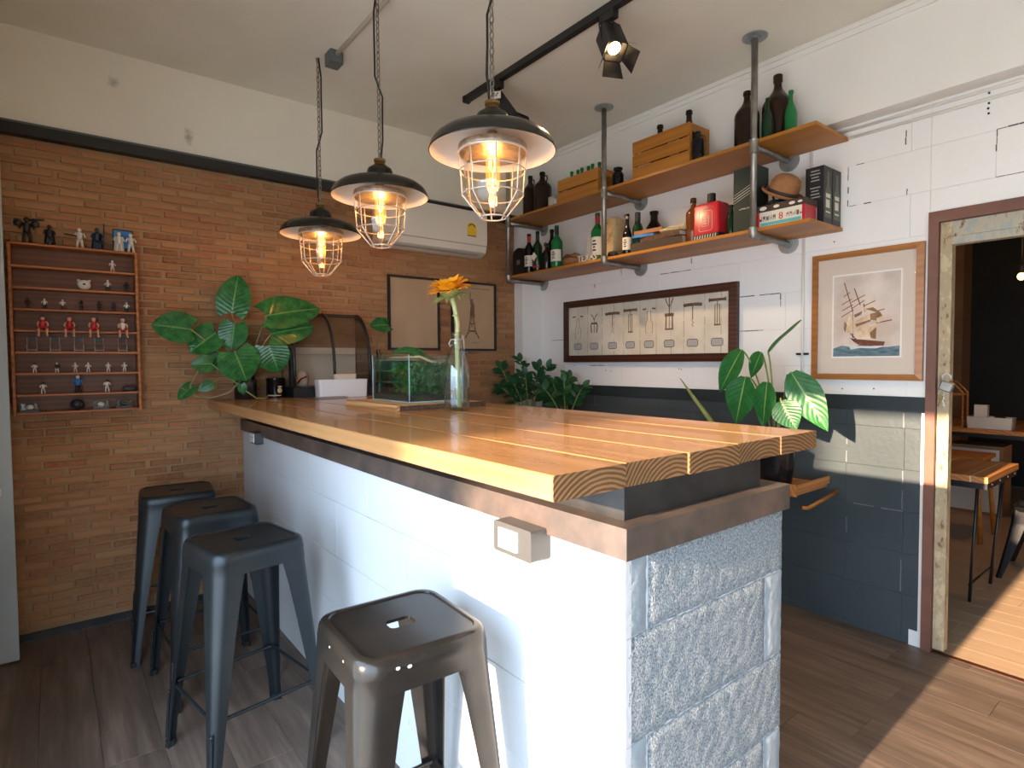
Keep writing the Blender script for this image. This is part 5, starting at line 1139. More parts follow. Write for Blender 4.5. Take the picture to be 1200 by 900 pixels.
def bez(p0, p1, sag, n=8):
    p0, p1 = V(p0), V(p1); mid = (p0+p1)/2+V(sag); return [(1-f)**2*p0+2*f*(1-f)*mid+f*f*p1 for f in [i/n for i in range(n+1)]]
TT = 1.1905
# --- pothos in a black jar on the far end of the bar
t = thing('pothos_plant', 'pothos with big marbled heart leaves trailing from a black jar by the brick wall', 'plant', (.90, 3.69, TT))
m = MB(); m.lathe([(.058, 0), (.062, .006), (.062, .105), (.052, .125), (.048, .135), (.052, .14), (.046, .14), (.044, .10), (.0005, .095)], n=24); part('black_jar', m, mt['potblack'], t, True, label='black glazed jar')
m = MB(); m.lathe([(.0005, .101), (.045, .1)], n=16); part('soil', m, mt['soil'], t)
PO = [((.828, 3.66, 1.694), (.865, 3.66, 1.915), .163), ((.607, 3.61, 1.589), (.428, 3.61, 1.616), .161), ((.736, 3.63, 1.575), (.602, 3.63, 1.473), .152), ((.824, 3.58, 1.628), (.798, 3.58, 1.48), .140), ((.815, 3.56, 1.468), (.879, 3.56, 1.302), .204),
      ((.708, 3.6, 1.401), (.602, 3.6, 1.398), .090), ((.614, 3.64, 1.279), (.537, 3.64, 1.211), .071), ((.713, 3.64, 1.29), (.643, 3.64, 1.252), .053), ((.991, 3.56, 1.677), (1.309, 3.56, 1.754), .194), ((1.012, 3.54, 1.572), (1.258, 3.53, 1.634), .156),
      ((1.001, 3.56, 1.504), (1.051, 3.56, 1.348), .175), ((.842, 3.54, 1.284), (.85, 3.54, 1.226), .044), ((.761, 3.66, 1.469), (.724, 3.66, 1.382), .117), ((.734, 3.69, 1.568), (.679, 3.69, 1.489), .146)]
top = (.90, 3.69, 1.31); q = random.Random(11)
for k, (a, b_, wd) in enumerate(PO):
    big_leaf(t, a, b_, wd*1.14, mt['pothos'], 'heart', (-.25+q.uniform(-.35, .35), -1, .25+q.uniform(-.2, .4)), k, .12, .16)
    if k in (5, 6, 7, 11): continue
    m = MB(); m.tube(bez(top, a, ((a[0]-.9)*.12, 0, .06)), [.0045]*5+[.0038]*4, 6); part('stem', m, mt['brownstem'] if k in (0, 8) else mt['stem'], t, 'all', True)
m = MB(); m.tube([(.90, 3.67, 1.325), (.85, 3.60, 1.30), (.79, 3.60, 1.235), (.70, 3.62, 1.207), (.62, 3.64, 1.222), (.60, 3.64, 1.28), (.64, 3.62, 1.36), (.665, 3.62, 1.43)], .0055, 6); part('runner', m, mt['brownstem'], t, 'all', True)
m = MB(); m.tube([(.70, 3.60, 1.40), (.78, 3.58, 1.33), (.86, 3.55, 1.25), (.92, 3.54, 1.20), (.97, 3.56, 1.197), (.99, 3.57, 1.205)], .004, 6); part('runner', m, mt['stem'], t, 'all', True)
m = MB(); m.tube([(.61, 3.64, 1.235), (.585, 3.64, 1.25), (.555, 3.63, 1.27)], .003, 6); part('aerial_root', m, mt['brownstem'], t, 'all', True)
m = MB(); m.tube([(.713, 3.64, 1.29), (.74, 3.63, 1.31), (.76, 3.62, 1.325)], .0026, 6); part('petiole', m, mt['stem'], t, 'all', True)
t = thing('black_canister', 'shiny black ribbed canister with pale emblem between pothos jar and display case', 'canister', (1.075, 3.70, TT))
m = MB(); m.lathe([(.050, 0), (.054, .004), (.054, .10), (.056, .104), (.056, .118), (.045, .122), (.0005, .123)], n=24); part('canister_body', m, mt['blackglass'], t, True)
m = MB(); m.lathe([(.0546, .012), (.0552, .0125), (.0552, .018), (.0546, .0185)], n=14, arc=(PI*1.1, PI*1.6)); m.ball((.008, -.054, .045), .014, 8, (1, .12, 1.2)); m.ball((.008, -.054, .068), .010, 8, (1.2, .12, .6)); part('emblem', m, mt['stick'], t, kind='stuff')
# --- curved glass display case
t = thing('pastry_case', 'black framed curved glass display case on the bar by the brick wall', 'display case', (1.39, 3.66, TT))
x0, x1 = 1.135, 1.635
arc = [(3.785, 1.715), (3.735, 1.712), (3.685, 1.69), (3.635, 1.645), (3.59, 1.575), (3.562, 1.49), (3.55, 1.39), (3.548, 1.255)]
m = MB(); m.box((x0, 3.545, TT), (x1, 3.79, TT+.065)); part('case_base', m, mt['black'], t, world=True)
for x in (x0+.008, x0+.255, x1-.008): m = MB(); m.tube([(x, y, z) for y, z in arc], .0095, 8); part('curved_bar', m, mt['black'], t, 'all', True)
m = MB(); m.tube([(x1+.002, y+.02, z-.012) for y, z in arc], .012, 8); part('end_frame', m, mt['black'], t, 'all', True)
m = MB(); m.box((x0+.001, 3.775, 1.70), (x1-.001, 3.79, 1.722)); part('top_rail', m, mt['black'], t, world=True)
m = MB(); m.loft([[V((x, y+d, z)) for y, z in arc] for x, d in ((x0+.01, .0), (x1-.01, .0))], False, False, False); part('curved_glass', m, mt['caseglass'], t, 'all', True)
for x in (x0+.002, x1-.004):
    m = MB(); m.prism(arc+[(3.785, 1.255)], lambda a, c, d: V((x+d, a, c)), .002); part('side_glass', m, mt['caseglass'], t, world=True)
m = MB(); m.box((x0+.012, 3.60, 1.45), (x1-.012, 3.785, 1.455)); part('glass_shelf', m, mt['glass'], t, world=True)
m = MB(); m.box((x0+.01, 3.786, 1.256), (x1-.01, 3.79, 1.70)); part('rear_panel', m, mt['tan'], t, world=True, label='rear panel toned brown as a reflection of the room')  # brown imitates the room reflected in the case
m = MB(); m.box((x0+.012, 3.775, 1.2565), (x1-.012, 3.784, 1.50)); part('reflection_card', m, mt['mat'], t, world=True, label='beige card for the reflection of the room')  # added card, its beige imitates the lower part of that reflection
m = MB(); m.box((x0-.012, 3.555, TT+.0655), (x0+.018, 3.60, 1.50)); part('side_post', m, mt['black'], t, world=True)
t = thing('pastry_bag', 'small crumpled cream and red packet inside the display case', 'packet', (1.215, 3.66, 1.2562))
m = MB(); m.loft([[V((s*.045*math.cos(a)+.006*math.sin(3*a+k), s*.03*math.sin(a), z)) for a in [2*PI*j/12 for j in range(12)]] for k, (s, z) in enumerate(((.9, 0), (1, .03), (.95, .06), (.7, .085), (.3, .095)))]); part('packet_body', m, mt['figwhite'], t, 'all')
m = MB(); m.tube([(-.03, -.028, .02), (-.005, -.034, .05), (.028, -.028, .06)], .006, 6); part('red_band', m, mt['redtin'], t, 'all')
t = thing('napkin_box', 'low white rectangular napkin box in front of the display case', 'box', (1.40, 3.47, TT))
m = MB(); m.loft([rrect(.150, .042, .012, 5, 0), rrect(.155, .045, .014, 5, .108), rrect(.150, .040, .012, 5, .108), rrect(.146, .037, .012, 5, .012)]); part('box_body', m, mt['whiteplastic'], t, True)
m = MB(); m.cbox((-.045, -.02, .0125), (.095, .02, .140), .012, '-y'); part('napkins', m, mt['mat'], t, label='stack of folded paper napkins')
t = thing('grey_tray', 'thin grey tray lying under the white napkin box edge', 'tray', (1.30, 3.385, TT))
m = MB(); m.loft([rrect(.09, .035, .02, 5, 0), rrect(.097, .039, .022, 5, .006), rrect(.093, .036, .02, 5, .006), rrect(.088, .033, .018, 5, .002)]); part('tray_body', m, mt['acgrey'], t, True)
m = MB(); m.tube([V((p.x, p.y, .0065)) for p in rrect(.095, .0375, .021, 5)], .0016, 5, True); part('tray_rim', m, mt['pipe'], t, 'all')
# stack of dark drawers behind tank
t = thing('dark_rack', 'dark low rack with pale edges between display case and glass tank', 'rack', (1.91, 3.70, TT))
for z in (0, .075, .15, .225): m = MB(); m.box((-.13, -.08, z), (.13, .08, z+.006)); part('rack_shelf', m, mt['acgrey'], t)
for x in (-.129, .115): m = MB(); m.box((x, .05, .0062), (x+.014, .079, .30)); part('rack_post', m, mt['black'], t)
m = MB(); m.box((-.11, -.06, .0065), (.11, .045, .070)); part('dark_bin', m, mt['blackbox'], t); m = MB(); m.box((-.11, -.06, .0815), (.11, .045, .145)); part('dark_bin', m, mt['blackbox'], t); m = MB(); m.box((-.11, -.06, .1565), (.11, .045, .22)); part('dark_bin', m, mt['blackbox'], t)
# --- planted tank on a live-edge board
t = thing('live_edge_board', 'pale live-edge wooden board with bark under the glass tank', 'board', (1.36, 2.50, TT))
m = MB(); m.loft([[V((x, y, z)) for x, z in ((-.215, 0), (.235, 0), (.245, .012), (.235, .024), (-.205, .024))] for y in (-.245, .30)]); o = part('board_slab', m, mt['barkwood'], t)
m = MB(); q = random.Random(4); m.loft([[V((x, -.246-.010*abs(math.sin(9*x))-q.uniform(0, .006), z)) for x in [-.20+.045*k for k in range(11)]] for z in (.001, .012, .0235)], False, False, False); part('bark_edge', m, mt['bark'], t, 'all')
TX0, TX1, TY0, TY1, TZ0, TZ1 = 1.235, 1.545, 2.375, 2.735, TT+.0245, TT+.245
TX0, TX1 = 1.27, 1.56; TY0, TY1 = 2.36, 2.74
t = thing('planted_tank', 'open glass tank packed with green water plants on a wooden board', 'aquarium', (1.4, 2.55, TZ0))
g = .004
for nm, a, b_ in (('glass_pane', (TX0, TY0, TZ0), (TX1, TY0+g, TZ1)), ('glass_pane', (TX0, TY1-g, TZ0), (TX1, TY1, TZ1)), ('glass_pane', (TX0, TY0+g, TZ0), (TX0+g, TY1-g, TZ1)), ('glass_pane', (TX1-g, TY0+g, TZ0), (TX1, TY1-g, TZ1)), ('glass_base', (TX0+g, TY0+g, TZ0), (TX1-g, TY1-g, TZ0+g))):
    m = MB(); m.box(a, b_); part(nm, m, mt['glass'], t, world=True)
mt['glassedge'] = M('glass_edge', (.30, .46, .46), rough=.2)
for x, y in ((TX0, TY0), (TX1, TY0), (TX0, TY1)): m = MB(); m.tube([(x, y, TZ0), (x, y, TZ1)], .0028, 6); part('glass_corner', m, mt['glassedge'], t, 'all', True)
m = MB(); m.tube([(TX0, TY1, TZ0+.002), (TX0, TY0, TZ0+.002), (TX1, TY0, TZ0+.002)], .0035, 6); part('silicone_seam', m, mt['glassedge'], t, world=True)
m = MB(); m.box((TX0+g+.001, TY0+g+.001, TZ0+g), (TX1-g-.001, TY1-g-.001, TZ0+.034)); part('substrate', m, mt['soil'], t, world=True)
m = MB(); m.box((TX0+g+.0015, TY0+g+.0015, TZ0+.0345), (TX1-g-.0015, TY1-g-.0015, TZ0+.188)); part('water', m, mt['water'], t, world=True)
q = random.Random(21); m = MB()
for k in range(3600):
    u_, v_ = q.random(), q.random()
    if u_ < .30 and v_ > .55: continue
    x, y = TX0+.02+u_*(TX1-TX0-.04), TY0+.02+v_*(TY1-TY0-.04); z = TZ0+.036+q.random()**.8*.140
    a = q.uniform(0, 6.28); e = q.uniform(-.6, 1.1); L_ = q.uniform(.016, .042); d = V((math.cos(a)*math.cos(e), math.sin(a)*math.cos(e), math.sin(e))); s = V((-math.sin(a), math.cos(a), 0))*L_*.26
    p = V((x, y, z)); tip = p+d*L_
    tip = V((min(max(tip.x, TX0+.008), TX1-.008), min(max(tip.y, TY0+.008), TY1-.008), min(tip.z, TZ0+.186)))
    md = (p+tip)/2+V((0, 0, .002)); m.add([p, md+s, tip, md-s], [(0, 1, 2, 3)])
part('water_plants', m, mt['moss'], t, world=True, kind='stuff')
m = MB()
for k in range(9):
    x, y = TX0+.06+.026*k, TY0+.10+.22*((k*7) % 5)/5; m.tube([(x, y, TZ0+.034), (x+.008, y+.01, TZ0+.10), (x-.004, y, TZ0+.17)], .003, 5)
part('plant_stalks', m, mt['stem'], t, world=True, kind='stuff')
m = MB(); m.tube([(TX0+.03, TY0+.25, TZ1-.012), (TX0+.09, TY0+.06, TZ1-.010), (TX0+.14, TY0+.03, TZ1-.035), (TX0+.20, TY0+.05, TZ1-.042), (TX1-.03, TY0+.04, TZ1-.040)], [.005, .006, .006, .006, .008], 7); part('peeled_twig', m, mt['stick'], t, 'all', True, label='pale peeled twig across the tank')
big_leaf(t, (1.42, 2.52, 1.44), (1.30, 2.56, 1.475), .11, mt['pothos'], 'heart', (-.3, -.3, 1), 31, .25, .3)
big_leaf(t, (1.36, 2.44, 1.42), (1.50, 2.50, 1.455), .10, mt['pothos'], 'heart', (-.2, -.5, .8), 32, .3, .3)
m = MB(); m.tube([(1.36, 2.47, 1.32), (1.38, 2.48, 1.41), (1.42, 2.52, 1.44)], .003, 6); part('stem', m, mt['stem'], t, 'all', True)
# leaf on a long stalk beside the tank
t = thing('single_vine', 'single pothos leaf on a bent stalk rising behind the tank', 'plant', (1.70, 3.64, TT))
big_leaf(t, (1.80, 3.63, 1.655), (1.665, 3.60, 1.650), .115, mt['pothos'], 'heart', (-.2, -1, .5), 41, .15, .15)
m = MB(); m.tube([(1.735, 3.64, TT), (1.735, 3.64, 1.45), (1.72, 3.64, 1.53), (1.765, 3.63, 1.60), (1.80, 3.63, 1.655)], .004, 6); part('stalk', m, mt['brownstem'], t, 'all', True)
m = MB(); m.lathe([(.03, 0), (.034, .004), (.032, .07), (.026, .075), (.024, .01), (.0005, .01)], (0.035, 0, 0), 14); part('little_pot', m, mt['potblack'], t, True)
# --- sunflower in a swing-top bottle
vx, vy = 1.372, 2.125
t = thing('glass_bottle_vase', 'clear swing-top bottle half full of water holding the sunflower', 'vase', (vx, vy, TT))
m = MB(); m.shell([(.001, .006), (.048, .004), (.054, .010), (.0555, .03), (.0555, .165), (.053, .19), (.042, .23), (.028, .262), (.0215, .285), (.0205, .315), (.0245, .318), (.0245, .335), (.018, .337), (.017, .30), (.024, .265), (.038, .23), (.050, .188), (.0525, .16), (.0525, .012), (.001, .010)], n=28); part('glass_body', m, mt['bottleclear'], t, 'all')
m = MB(); m.lathe([(.051, .0115), (.0515, .02), (.0515, .150), (.0005, .1505)], n=24); part('water', m, mt['water'], t, 'all')
m = MB(); m.tube([(-.026, 0, .305), (-.034, .004, .29), (-.030, 0, .275), (-.022, 0, .283)], .0022, 6); m.tube([(.026, 0, .305), (.036, 0, .325), (.040, 0, .30), (.041, 0, .262)], .0022, 6); m.tube([(.0225*math.cos(a), .0225*math.sin(a), .306) for a in [2*PI*k/16 for k in range(16)]], .0022, 5, True); part('wire_bail', m, mt['cage'], t, 'all')
m = MB(); m.lathe([(.010, -.02), (.016, -.016), (.016, .006), (.008, .012)], (.041, 0, .25), 12); part('stopper', m, mt['glass'], t, True)
t = thing('sunflower', 'yellow sunflower with thick pale stem leaning in the glass bottle', 'flower', (vx, vy, TT+.014))
P = [(.012, -.005, 0), (.006, 0, .12), (.004, 0, .26), (.008, 0, .36), (-.006, 0, .43), (-.018, 0, .47)]
m = MB(); m.tube(P, [.011, .0105, .010, .0095, .010, .012], 10); part('stem', m, mt['flowerstem'], t, 'all')
m = MB(); m.ball((.004, -.002, .255), .0125, 8, (1, 1, .5)); m.ball((-.004, -.002, .395), .0115, 8, (1.3, 1, .5)); part('stem_node', m, mt['flowerstem'], t, 'all', kind='stuff')
hc = V((-.030, -.002, .502)); ax = V((-.30, -.12, .95)).normalized()     # flower faces up and away from the stem
ex = ax.cross(V((0, 1, 0))).normalized(); ey = ax.cross(ex)
Q = lambda a, rad, h: hc+(ex*math.cos(a)+ey*math.sin(a))*rad+ax*h
m = MB(); m.loft([[Q(2*PI*k/18, rad, h) for k in range(18)] for rad, h in ((.012, -.032), (.030, -.024), (.044, -.008), (.046, .004))]); part('calyx', m, mt['stem'], t, 'all')
m = MB(); m.loft([[Q(2*PI*k/18, rad, h) for k in range(18)] for rad, h in ((.042, .003), (.040, .014), (.022, .020), (.003, .021))]); part('disc', m, mt['seed'], t, 'all')
for row_, (n_, r1, h1, L_, up) in enumerate(((21, .042, -.002, .056, .12), (19, .039, .006, .054, .55), (16, .033, .012, .046, .95))):
    for k in range(n_):
        a = 2*PI*(k+.5*row_)/n_+random.uniform(-.06, .06); ph = up+random.uniform(-.12, .12); m = MB()
        d = (ex*math.cos(a)+ey*math.sin(a)); s = (-ex*math.sin(a)+ey*math.cos(a)); b_ = Q(a, r1, h1); LL = L_*random.uniform(.88, 1.1); dd = d*math.cos(ph)+ax*math.sin(ph); nn = ax*math.cos(ph)-d*math.sin(ph)
        pts = []
        for f, w_ in ((0, .4), (.35, 1), (.72, .9), (1, .12)):
            c = b_+dd*LL*f+nn*.008*math.sin(PI*f); pts += [c-s*.0135*w_+nn*.002, c-nn*.001, c+s*.0135*w_+nn*.002]
        m.add(pts, [(i*3+j, i*3+j+1, i*3+j+4, i*3+j+3) for i in range(3) for j in range(2)]); part('petal', m, mt['petal'], t, 'all')
for k in range(9):
    a = 2*PI*k/9; d = (ex*math.cos(a)+ey*math.sin(a)); s = (-ex*math.sin(a)+ey*math.cos(a)); b_ = Q(a, .028, -.020); m = MB()
    m.add([b_-s*.012, b_+s*.012, b_+d*.035+s*.010-ax*.004, b_+d*.058-ax*.022, b_+d*.035-s*.010-ax*.004], [(0, 1, 2, 3, 4)]); part('sepal', m, mt['stem'], t)
# ---------------- plants on the work side of the bar
def zz_plant(label, base, stems, seed, potr):
    t = thing('zz_plant', label, 'plant', base, 0, 'bushy glossy plants behind the bar'); q = random.Random(seed)
    m = MB(); m.lathe([(potr*.75, 0), (potr*.8, .004), (potr, .17), (potr*1.05, .18), (potr*.93, .18), (potr*.9, .15), (.0005, .15)], n=20); part('plant_pot', m, mt['potblack'], t, True)
    vs = [mesh('leaflet', leaf_mesh(.078*s, .046*s, 'oval', .25, .15, .01, 5, 4, seed=k), mt['zz'], 'all') for k, s in enumerate((1, .85, 1.15))]
    for (dx, dy, h) in stems:
        p = bez((dx*.15, dy*.15, .15), (dx, dy, h), (dx*.15, dy*.15, .08), 10); m = MB(); m.tube(p, [.0055-.0003*i for i in range(11)], 6); part('stem', m, mt['stem'], t, 'all')
        for i in range(3, 11, 1):
            tg = (p[min(i+1, 10)]-p[i-1]).normalized()
            for s in ((-1, 1) if i % 2 else (1,) if q.random() < .5 else (-1,)):
                sd_ = tg.cross(V((.3, 1, .2))).normalized()*s; d = (sd_+tg*.65+V((q.uniform(-.2, .2), q.uniform(-.2, .2), .1))).normalized()
                inst('leaflet', q.choice(vs), t, p[i], orient((0, 0, 0), d, V((-.4, -.5, .8))+V((q.uniform(-.4, .4), q.uniform(-.4, .4), 0))))
        inst('leaflet', vs[0], t, p[10], orient((0, 0, 0), (p[10]-p[9]).normalized(), (-.5, -.6, .6)))
t = thing('back_bench', 'dark work bench along the white wall behind the bar', 'bench', (3.0, 2.9, 0))
m = MB(); m.box((2.72, 2.10, .80), (3.258, 3.71, .83)); part('bench_top', m, mt['tabletop2'], t, world=True)
for x, y in ((2.75, 2.13), (2.75, 3.68), (3.22, 2.13), (3.22, 3.68)): m = MB(); m.box((x-.02, y-.02, 0), (x+.02, y+.02, .7995)); part('leg', m, mt['black'], t, world=True)
zz_plant('bushy glossy plant at the corner pillar behind the bar', (2.93, 3.50, .8305), [(-.12, .20, .52), (.0, .10, .57), (.10, .0, .52), (-.06, -.03, .46), (.05, -.16, .52), (-.08, .10, .40), (-.05, -.20, .42), (-.12, .2, .36)], 3, .10)
zz_plant('lower bushy plant with paler leaves right of the corner plant', (2.92, 3.07, .8305), [(-.08, .14, .36), (.0, .02, .42), (.05, -.12, .38), (-.08, -.06, .34), (.08, .05, .44), (.02, .16, .40)], 9, .09)
# big-leafed plant on a small wall bracket shelf
t = thing('wall_bracket', 'small timber tray on a pipe bracket fixed to the dark lower wall', 'shelf', (3.08, 1.52, .72))
m = MB(); m.box((2.90, 1.40, .715), (3.262, 1.80, .735)); part('tray_base', m, mt['tabletop2'], t, world=True)
for a, b_ in (((2.89, 1.385, .715), (2.899, 1.815, .775)), ((2.90, 1.385, .7355), (3.262, 1.395, .775)), ((2.90, 1.805, .7355), (3.262, 1.815, .775))): m = MB(); m.box(a, b_); part('tray_edge', m, mt['tabletop2'], t, world=True)
m = MB(); m.tube([(3.255, 1.34, .70), (2.92, 1.34, .665), (2.90, 1.36, .665)], .010, 8); part('bracket_bar', m, mt['board'], t, 'all', True); m = MB(); m.tube([(3.255, 1.74, .70), (2.92, 1.74, .665)], .010, 8); part('bracket_bar', m, mt['board'], t, 'all', True)
t = thing('broad_leaf_plant', 'tall plant with long drooping broad leaves in a black pot beside the ship picture', 'plant', (3.02, 1.56, .7355))
m = MB(); m.lathe([(.075, 0), (.08, .005), (.10, .19), (.105, .20), (.094, .20), (.09, .17), (.0005, .17)], n=22); part('plant_pot', m, mt['potblack'], t, True)
m = MB(); m.lathe([(.0005, .176), (.09, .172)], n=16); part('soil', m, mt['soil'], t)
LI = [((2.95, 1.57, 1.439), (2.95, 1.414, 1.603), .068, (-.6, .55, .55)), ((2.87, 1.673, 1.454), (2.87, 1.812, 1.224), .125, (-1, -.1, .3)), ((2.9, 1.58, 1.439), (2.9, 1.641, 1.309), .108, (-1, .2, .5)), ((2.86, 1.643, 1.311), (2.86, 1.704, 1.06), .165, (-1, -.1, .25)), ((2.86, 1.524, 1.286), (2.86, 1.553, 1.058), .13, (-1, .1, .3)), ((2.86, 1.453, 1.193), (2.86, 1.375, 1.059), .135, (-1, -.2, .4)), ((2.9, 1.421, 1.336), (2.9, 1.248, 1.062), .155, (-1, -.15, .45))]
for k, (a, b_, wd, n_) in enumerate(LI):
    big_leaf(t, a, b_, wd*1.1, mt['lily'], 'lance', n_, 50+k, .06, .22)
    m = MB(); m.tube(bez((3.02, 1.56, .91), a, (0, (a[1]-1.56)*.1, .22)), .0045, 6); part('stem', m, mt['stem'], t, 'all', True)
t = thing('aloe_spike', 'single stiff grey-green spike leaning left behind the bar', 'plant', (3.10, 1.86, .83))
m = MB(); m.tube([(3.08, 1.90, .90), (3.10, 2.008, 1.042), (3.10, 2.12, 1.168), (3.10, 2.222, 1.289)], [.018, .016, .011, .002], 8); part('spike', m, mt['stem'], t, 'all', True)
m = MB(); m.lathe([(.05, 0), (.06, .10), (.054, .10), (.0005, .08)], (-.02, .06, 0), 16); part('spike_pot', m, mt['potblack'], t, True)
m = MB(); m.box((-.10, -.005, -.03), (.15, .135, -.0005)); part('pot_stand', m, mt['black'], t)
# vertical conduit with a cable clip on the white wall
t = thing('wall_conduit', 'thin white vertical conduit between the corkscrew and ship pictures', 'conduit', (3.255, 1.536, 1.2))
m = MB(); m.tube([(3.2555, 1.536, 1.215), (3.2555, 1.536, 2.062)], .007, 8); part('pipe', m, mt['conduit'], t, 'all', True)
m = MB(); m.tube([(3.2555, 1.500, 2.088), (3.2555, 1.500, 2.515)], .008, 8); part('pipe', m, mt['conduit'], t, 'all', True)
m = MB(); m.box((3.247, 1.505, 1.425), (3.264, 1.526, 1.437)); m.box((3.247, 1.546, 1.425), (3.264, 1.567, 1.437)); part('clip', m, mt['black'], t, world=True, kind='stuff')
# padlock with keys hanging on the door jamb
t = thing('padlock', 'grey padlock with a ring of keys hanging on the cream door jamb', 'padlock', (3.262, .872, 1.27))
m = MB(); m.cbox((-.016, -.026, -.022), (.004, .026, .022), .004, '-x'); m.v = [tuple(Matrix.Rotation(.35, 4, 'X') @ V(p)) for p in m.v]; part('lock_body', m, mt['pipe'], t)
m = MB(); m.tube([(-.006, .014, .02), (-.006, .016, .05), (-.006, .0, .064), (-.006, -.016, .05), (-.006, -.016, .03)], .005, 7); part('shackle', m, mt['cage'], t, 'all')
m = MB(); m.tube([(-.010, .018+.012*math.cos(a), -.030+.012*math.sin(a)) for a in [2*PI*k/14 for k in range(14)]], .0018, 5, True); part('key_ring', m, mt['cage'], t, 'all')
for k, a in enumerate((-.25, .2)):
    m = MB(); Rk = Matrix.Translation((-.012-.003*k, .018, -.04)) @ Matrix.Rotation(a, 4, 'X'); m.box((-.001, -.010, -.022), (.001, .010, 0), Rk); m.box((-.001, -.003, -.055), (.001, .003, -.0222), Rk); m.box((-.001, .003, -.05), (.001, .006, -.044), Rk); part('key', m, mt['brass'] if k else mt['cage'], t)
# ================================================================== SECOND ROOM
t = thing('pine_table', 'orange-brown pine table with pale stripes on thin black legs beyond the doorway', 'table', (4.32, 1.2, 0))
ys = [.870, .945, .953, 1.17, 1.178, 1.46]
for k in range(0, 5):
    m = MB(); a, e = ys[k], ys[k+1]; pale = e-a < .02; m.cbox((3.985, a+.0005, .715), (4.66, e-.0005, .75 if not pale else .7505), .002, '+z'); part('pale_inlay' if pale else 'plank', m, mt['seam'] if pale else mt['tabletop2'], t, world=True)
m = MB(); m.box((3.99, .874, .680), (4.65, 1.455, .7145)); part('apron', m, mt['black'], t, world=True)
for x in (4.05, 4.60):
    for y in (.93, 1.40): m = MB(); m.tube([(x, y, .68), (x+(.06 if x < 4.3 else -.06), y+(.04 if y < 1.1 else -.04), .0)], .009, 8); part('leg', m, mt['black'], t, 'all', True)
for y in (.97, 1.36): m = MB(); m.tube([(4.10, y, .10), (4.55, y, .10)], .007, 6); part('stretcher', m, mt['black'], t, 'all', True)
m = MB()
for x in (4.08, 4.25, 4.42, 4.58): m.ball((x, .8735, .70), .006, 6, (1, .4, 1))
part('bolt_heads', m, mt['cage'], t, world=True, kind='stuff')
def metal_chair(label, loc, rz, mat):
    t = thing('metal_chair', label, 'chair', loc, rz, 'black metal chairs around the pine table')
    m = MB(); m.loft([rrect(.17, .17, .05, 6, .43), rrect(.178, .178, .05, 6, .45), rrect(.17, .17, .05, 6, .458), rrect(.15, .15, .04, 6, .455)]); part('seat', m, mat, t, True)
    for sx, sy in ((1, 1), (-1, 1), (-1, -1), (1, -1)):
        m = MB(); loops = []
        for i in range(6):
            f_ = i/5; z = .44*(1-f_); c = .165+.07*f_**1.2; wd = .085-.055*f_
            op = [(c-wd, c), (c-.012, c), (c, c-.012), (c, c-wd), (c-.006, c-wd), (c-.006, c-.015), (c-.015, c-.006), (c-wd, c-.006)]
            lp = [V((sx*a, sy*b_, z)) for a, b_ in op]; loops.append(lp if sx*sy > 0 else lp[::-1])
        m.loft(loops); part('leg', m, mat, t)
    m = MB(); m.tube([(-.16, .17, .45), (-.175, .20, .62), (-.15, .225, .80), (-.08, .235, .85), (.08, .235, .85), (.15, .225, .80), (.175, .20, .62), (.16, .17, .45)], .011, 8); part('back_frame', m, mat, t, 'all')
    m = MB(); m.loft([[V((x, .185+.045*(z-.45)/.4+d, z)) for x, d in ((-.05, 0), (.05, 0), (.05, .004), (-.05, .004))] for z in (.455, .65, .84)]); part('back_splat', m, mat, t)
    return t
mt['chairblack'] = M('glossy_black_metal', (.012, .012, .012), rough=.18, metal=.3, coat=.6)
metal_chair('glossy black metal chair right of the pine table beyond the doorway', (4.94, .755, 0), PI+.05, mt['chairblack'])
metal_chair('black metal chair on the near side of the pine table behind the door jamb', (3.78, 1.30, 0), PI/2, mt['chairblack'])
t = thing('long_table', 'dark framed table with orange top at the back of the second room', 'table', (6.8, 1.5, 0))
m = MB(); m.cbox((6.15, .70, .765), (7.3, 2.35, .80), .003, '+z'); part('table_top', m, mt['tabletop2'], t, world=True)
m = MB(); m.box((6.16, .72, .73), (7.28, 2.33, .7645)); part('apron', m, mt['black'], t, world=True)
for x in (6.2, 7.24):
    for y in (1.10, 2.28): m = MB(); m.tube([(x, y, .73), (x, y-.05 if y < 1.5 else y+.02, 0)], .011, 8); part('leg', m, mt['cage'] if y < 1.5 else mt['black'], t, 'all', True)
t = thing('storage_box', 'cream wooden box with papers beneath the long back table', 'box', (6.6, 1.55, 0))
m = MB(); m.box((6.5, 1.32, .0), (6.8, 1.72, .62)); part('box_body', m, mt['tan'], t, world=True)
m = MB(); m.box((6.494, 1.345, .03), (6.4995, 1.695, .59)); part('front_panel', m, mt['figwhite'], t, world=True)
t = thing('wooden_stool', 'low brown wooden stool before the long back table', 'stool', (5.65, 1.42, 0))
m = MB(); m.cbox((-.19, -.19, .62), (.19, .19, .65), .003, '+z'); part('seat', m, mt['board'], t)
for sx in (-1, 1):
    for sy in (-1, 1): m = MB(); m.tube([(sx*.15, sy*.15, .62), (sx*.19, sy*.19, 0)], .016, 8); part('leg', m, mt['board'], t, 'all')
t = thing('house_lantern', 'open house-shaped wooden lantern on the long back table', 'lantern', (6.25, 1.62, .8005))
W2, D2, H2 = .085, .07, .30
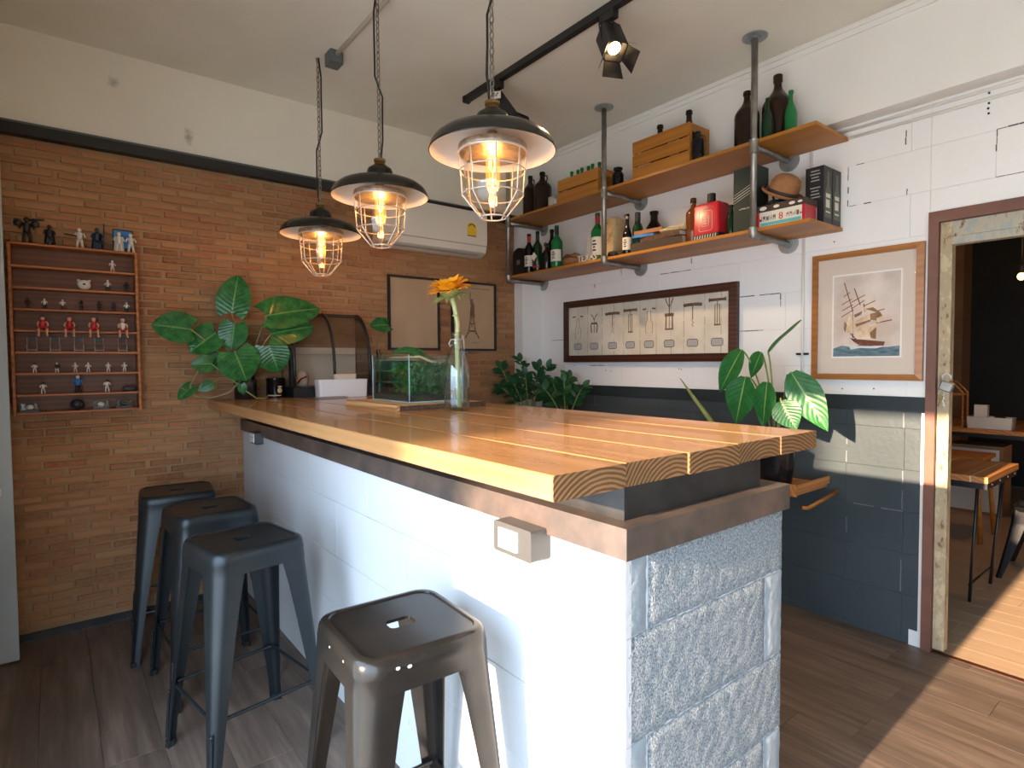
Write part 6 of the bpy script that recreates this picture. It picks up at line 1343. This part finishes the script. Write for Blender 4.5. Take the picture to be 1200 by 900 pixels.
for sx in (-1, 1):
    for sy in (-1, 1): m = MB(); m.box((sx*D2-.006, sy*W2-.006, 0), (sx*D2+.006, sy*W2+.006, H2)); part('post', m, mt['oak'], t)
    m = MB(); m.tube([(sx*D2, -W2, H2), (sx*D2, 0, H2+.10), (sx*D2, W2, H2)], .008, 6); part('gable', m, mt['oak'], t)
    m = MB(); m.box((sx*D2-.005, -W2+.0065, H2-.02), (sx*D2+.005, W2-.0065, H2-.008)); part('cross_bar', m, mt['oak'], t)
m = MB(); m.tube([(-D2, 0, H2+.10), (D2, 0, H2+.10)], .007, 6); part('ridge', m, mt['oak'], t)
m = MB(); m.box((-D2+.0065, -W2+.0065, 0), (D2-.0065, W2-.0065, .01)); part('floor_board', m, mt['oak'], t)
t = thing('condiment_tray', 'pale tray with napkins and small packets on the long back table', 'tray', (6.27, 1.36, .8005))
m = MB(); m.loft([rrect(.07, .15, .01, 4, 0), rrect(.075, .155, .01, 4, .10), rrect(.068, .148, .01, 4, .10), rrect(.064, .144, .01, 4, .01)]); part('tray_body', m, mt['figwhite'], t, True)
m = MB(); m.box((-.03, .02, .0102), (.03, .11, .20)); part('napkins', m, mt['labelw'], t)
m = MB(); m.ball((0, -.06, .09), .035, 8, (1, 1.2, .8)); part('packets', m, mt['blackbox'], t, 'all')
t = thing('hanging_bulb', 'bare glowing bulb hanging in the dark second room', 'lamp', (5.5, 1.04, 1.98))
m = MB(); m.ball((0, 0, .008), .024, 12, (1, 1, 1.15)); part('bulb', m, mt['warm'], t, 'all')
m = MB(); m.lathe([(.016, .030), (.018, .05), (.018, .085), (.006, .09)], n=12); part('socket', m, mt['black'], t, True); m = MB(); m.tube([(0, 0, .09), (0, 0, .968)], .004, 6); part('cord', m, mt['cord'], t, 'all')
l = bpy.data.lights.new('room_bulb', 'POINT'); l.energy = 10; l.color = (1, .55, .25); l.shadow_soft_size = .04
lo = bpy.data.objects.new('room_bulb', l); link(lo); lo.parent = t; lo.location = (0, 0, -.05)
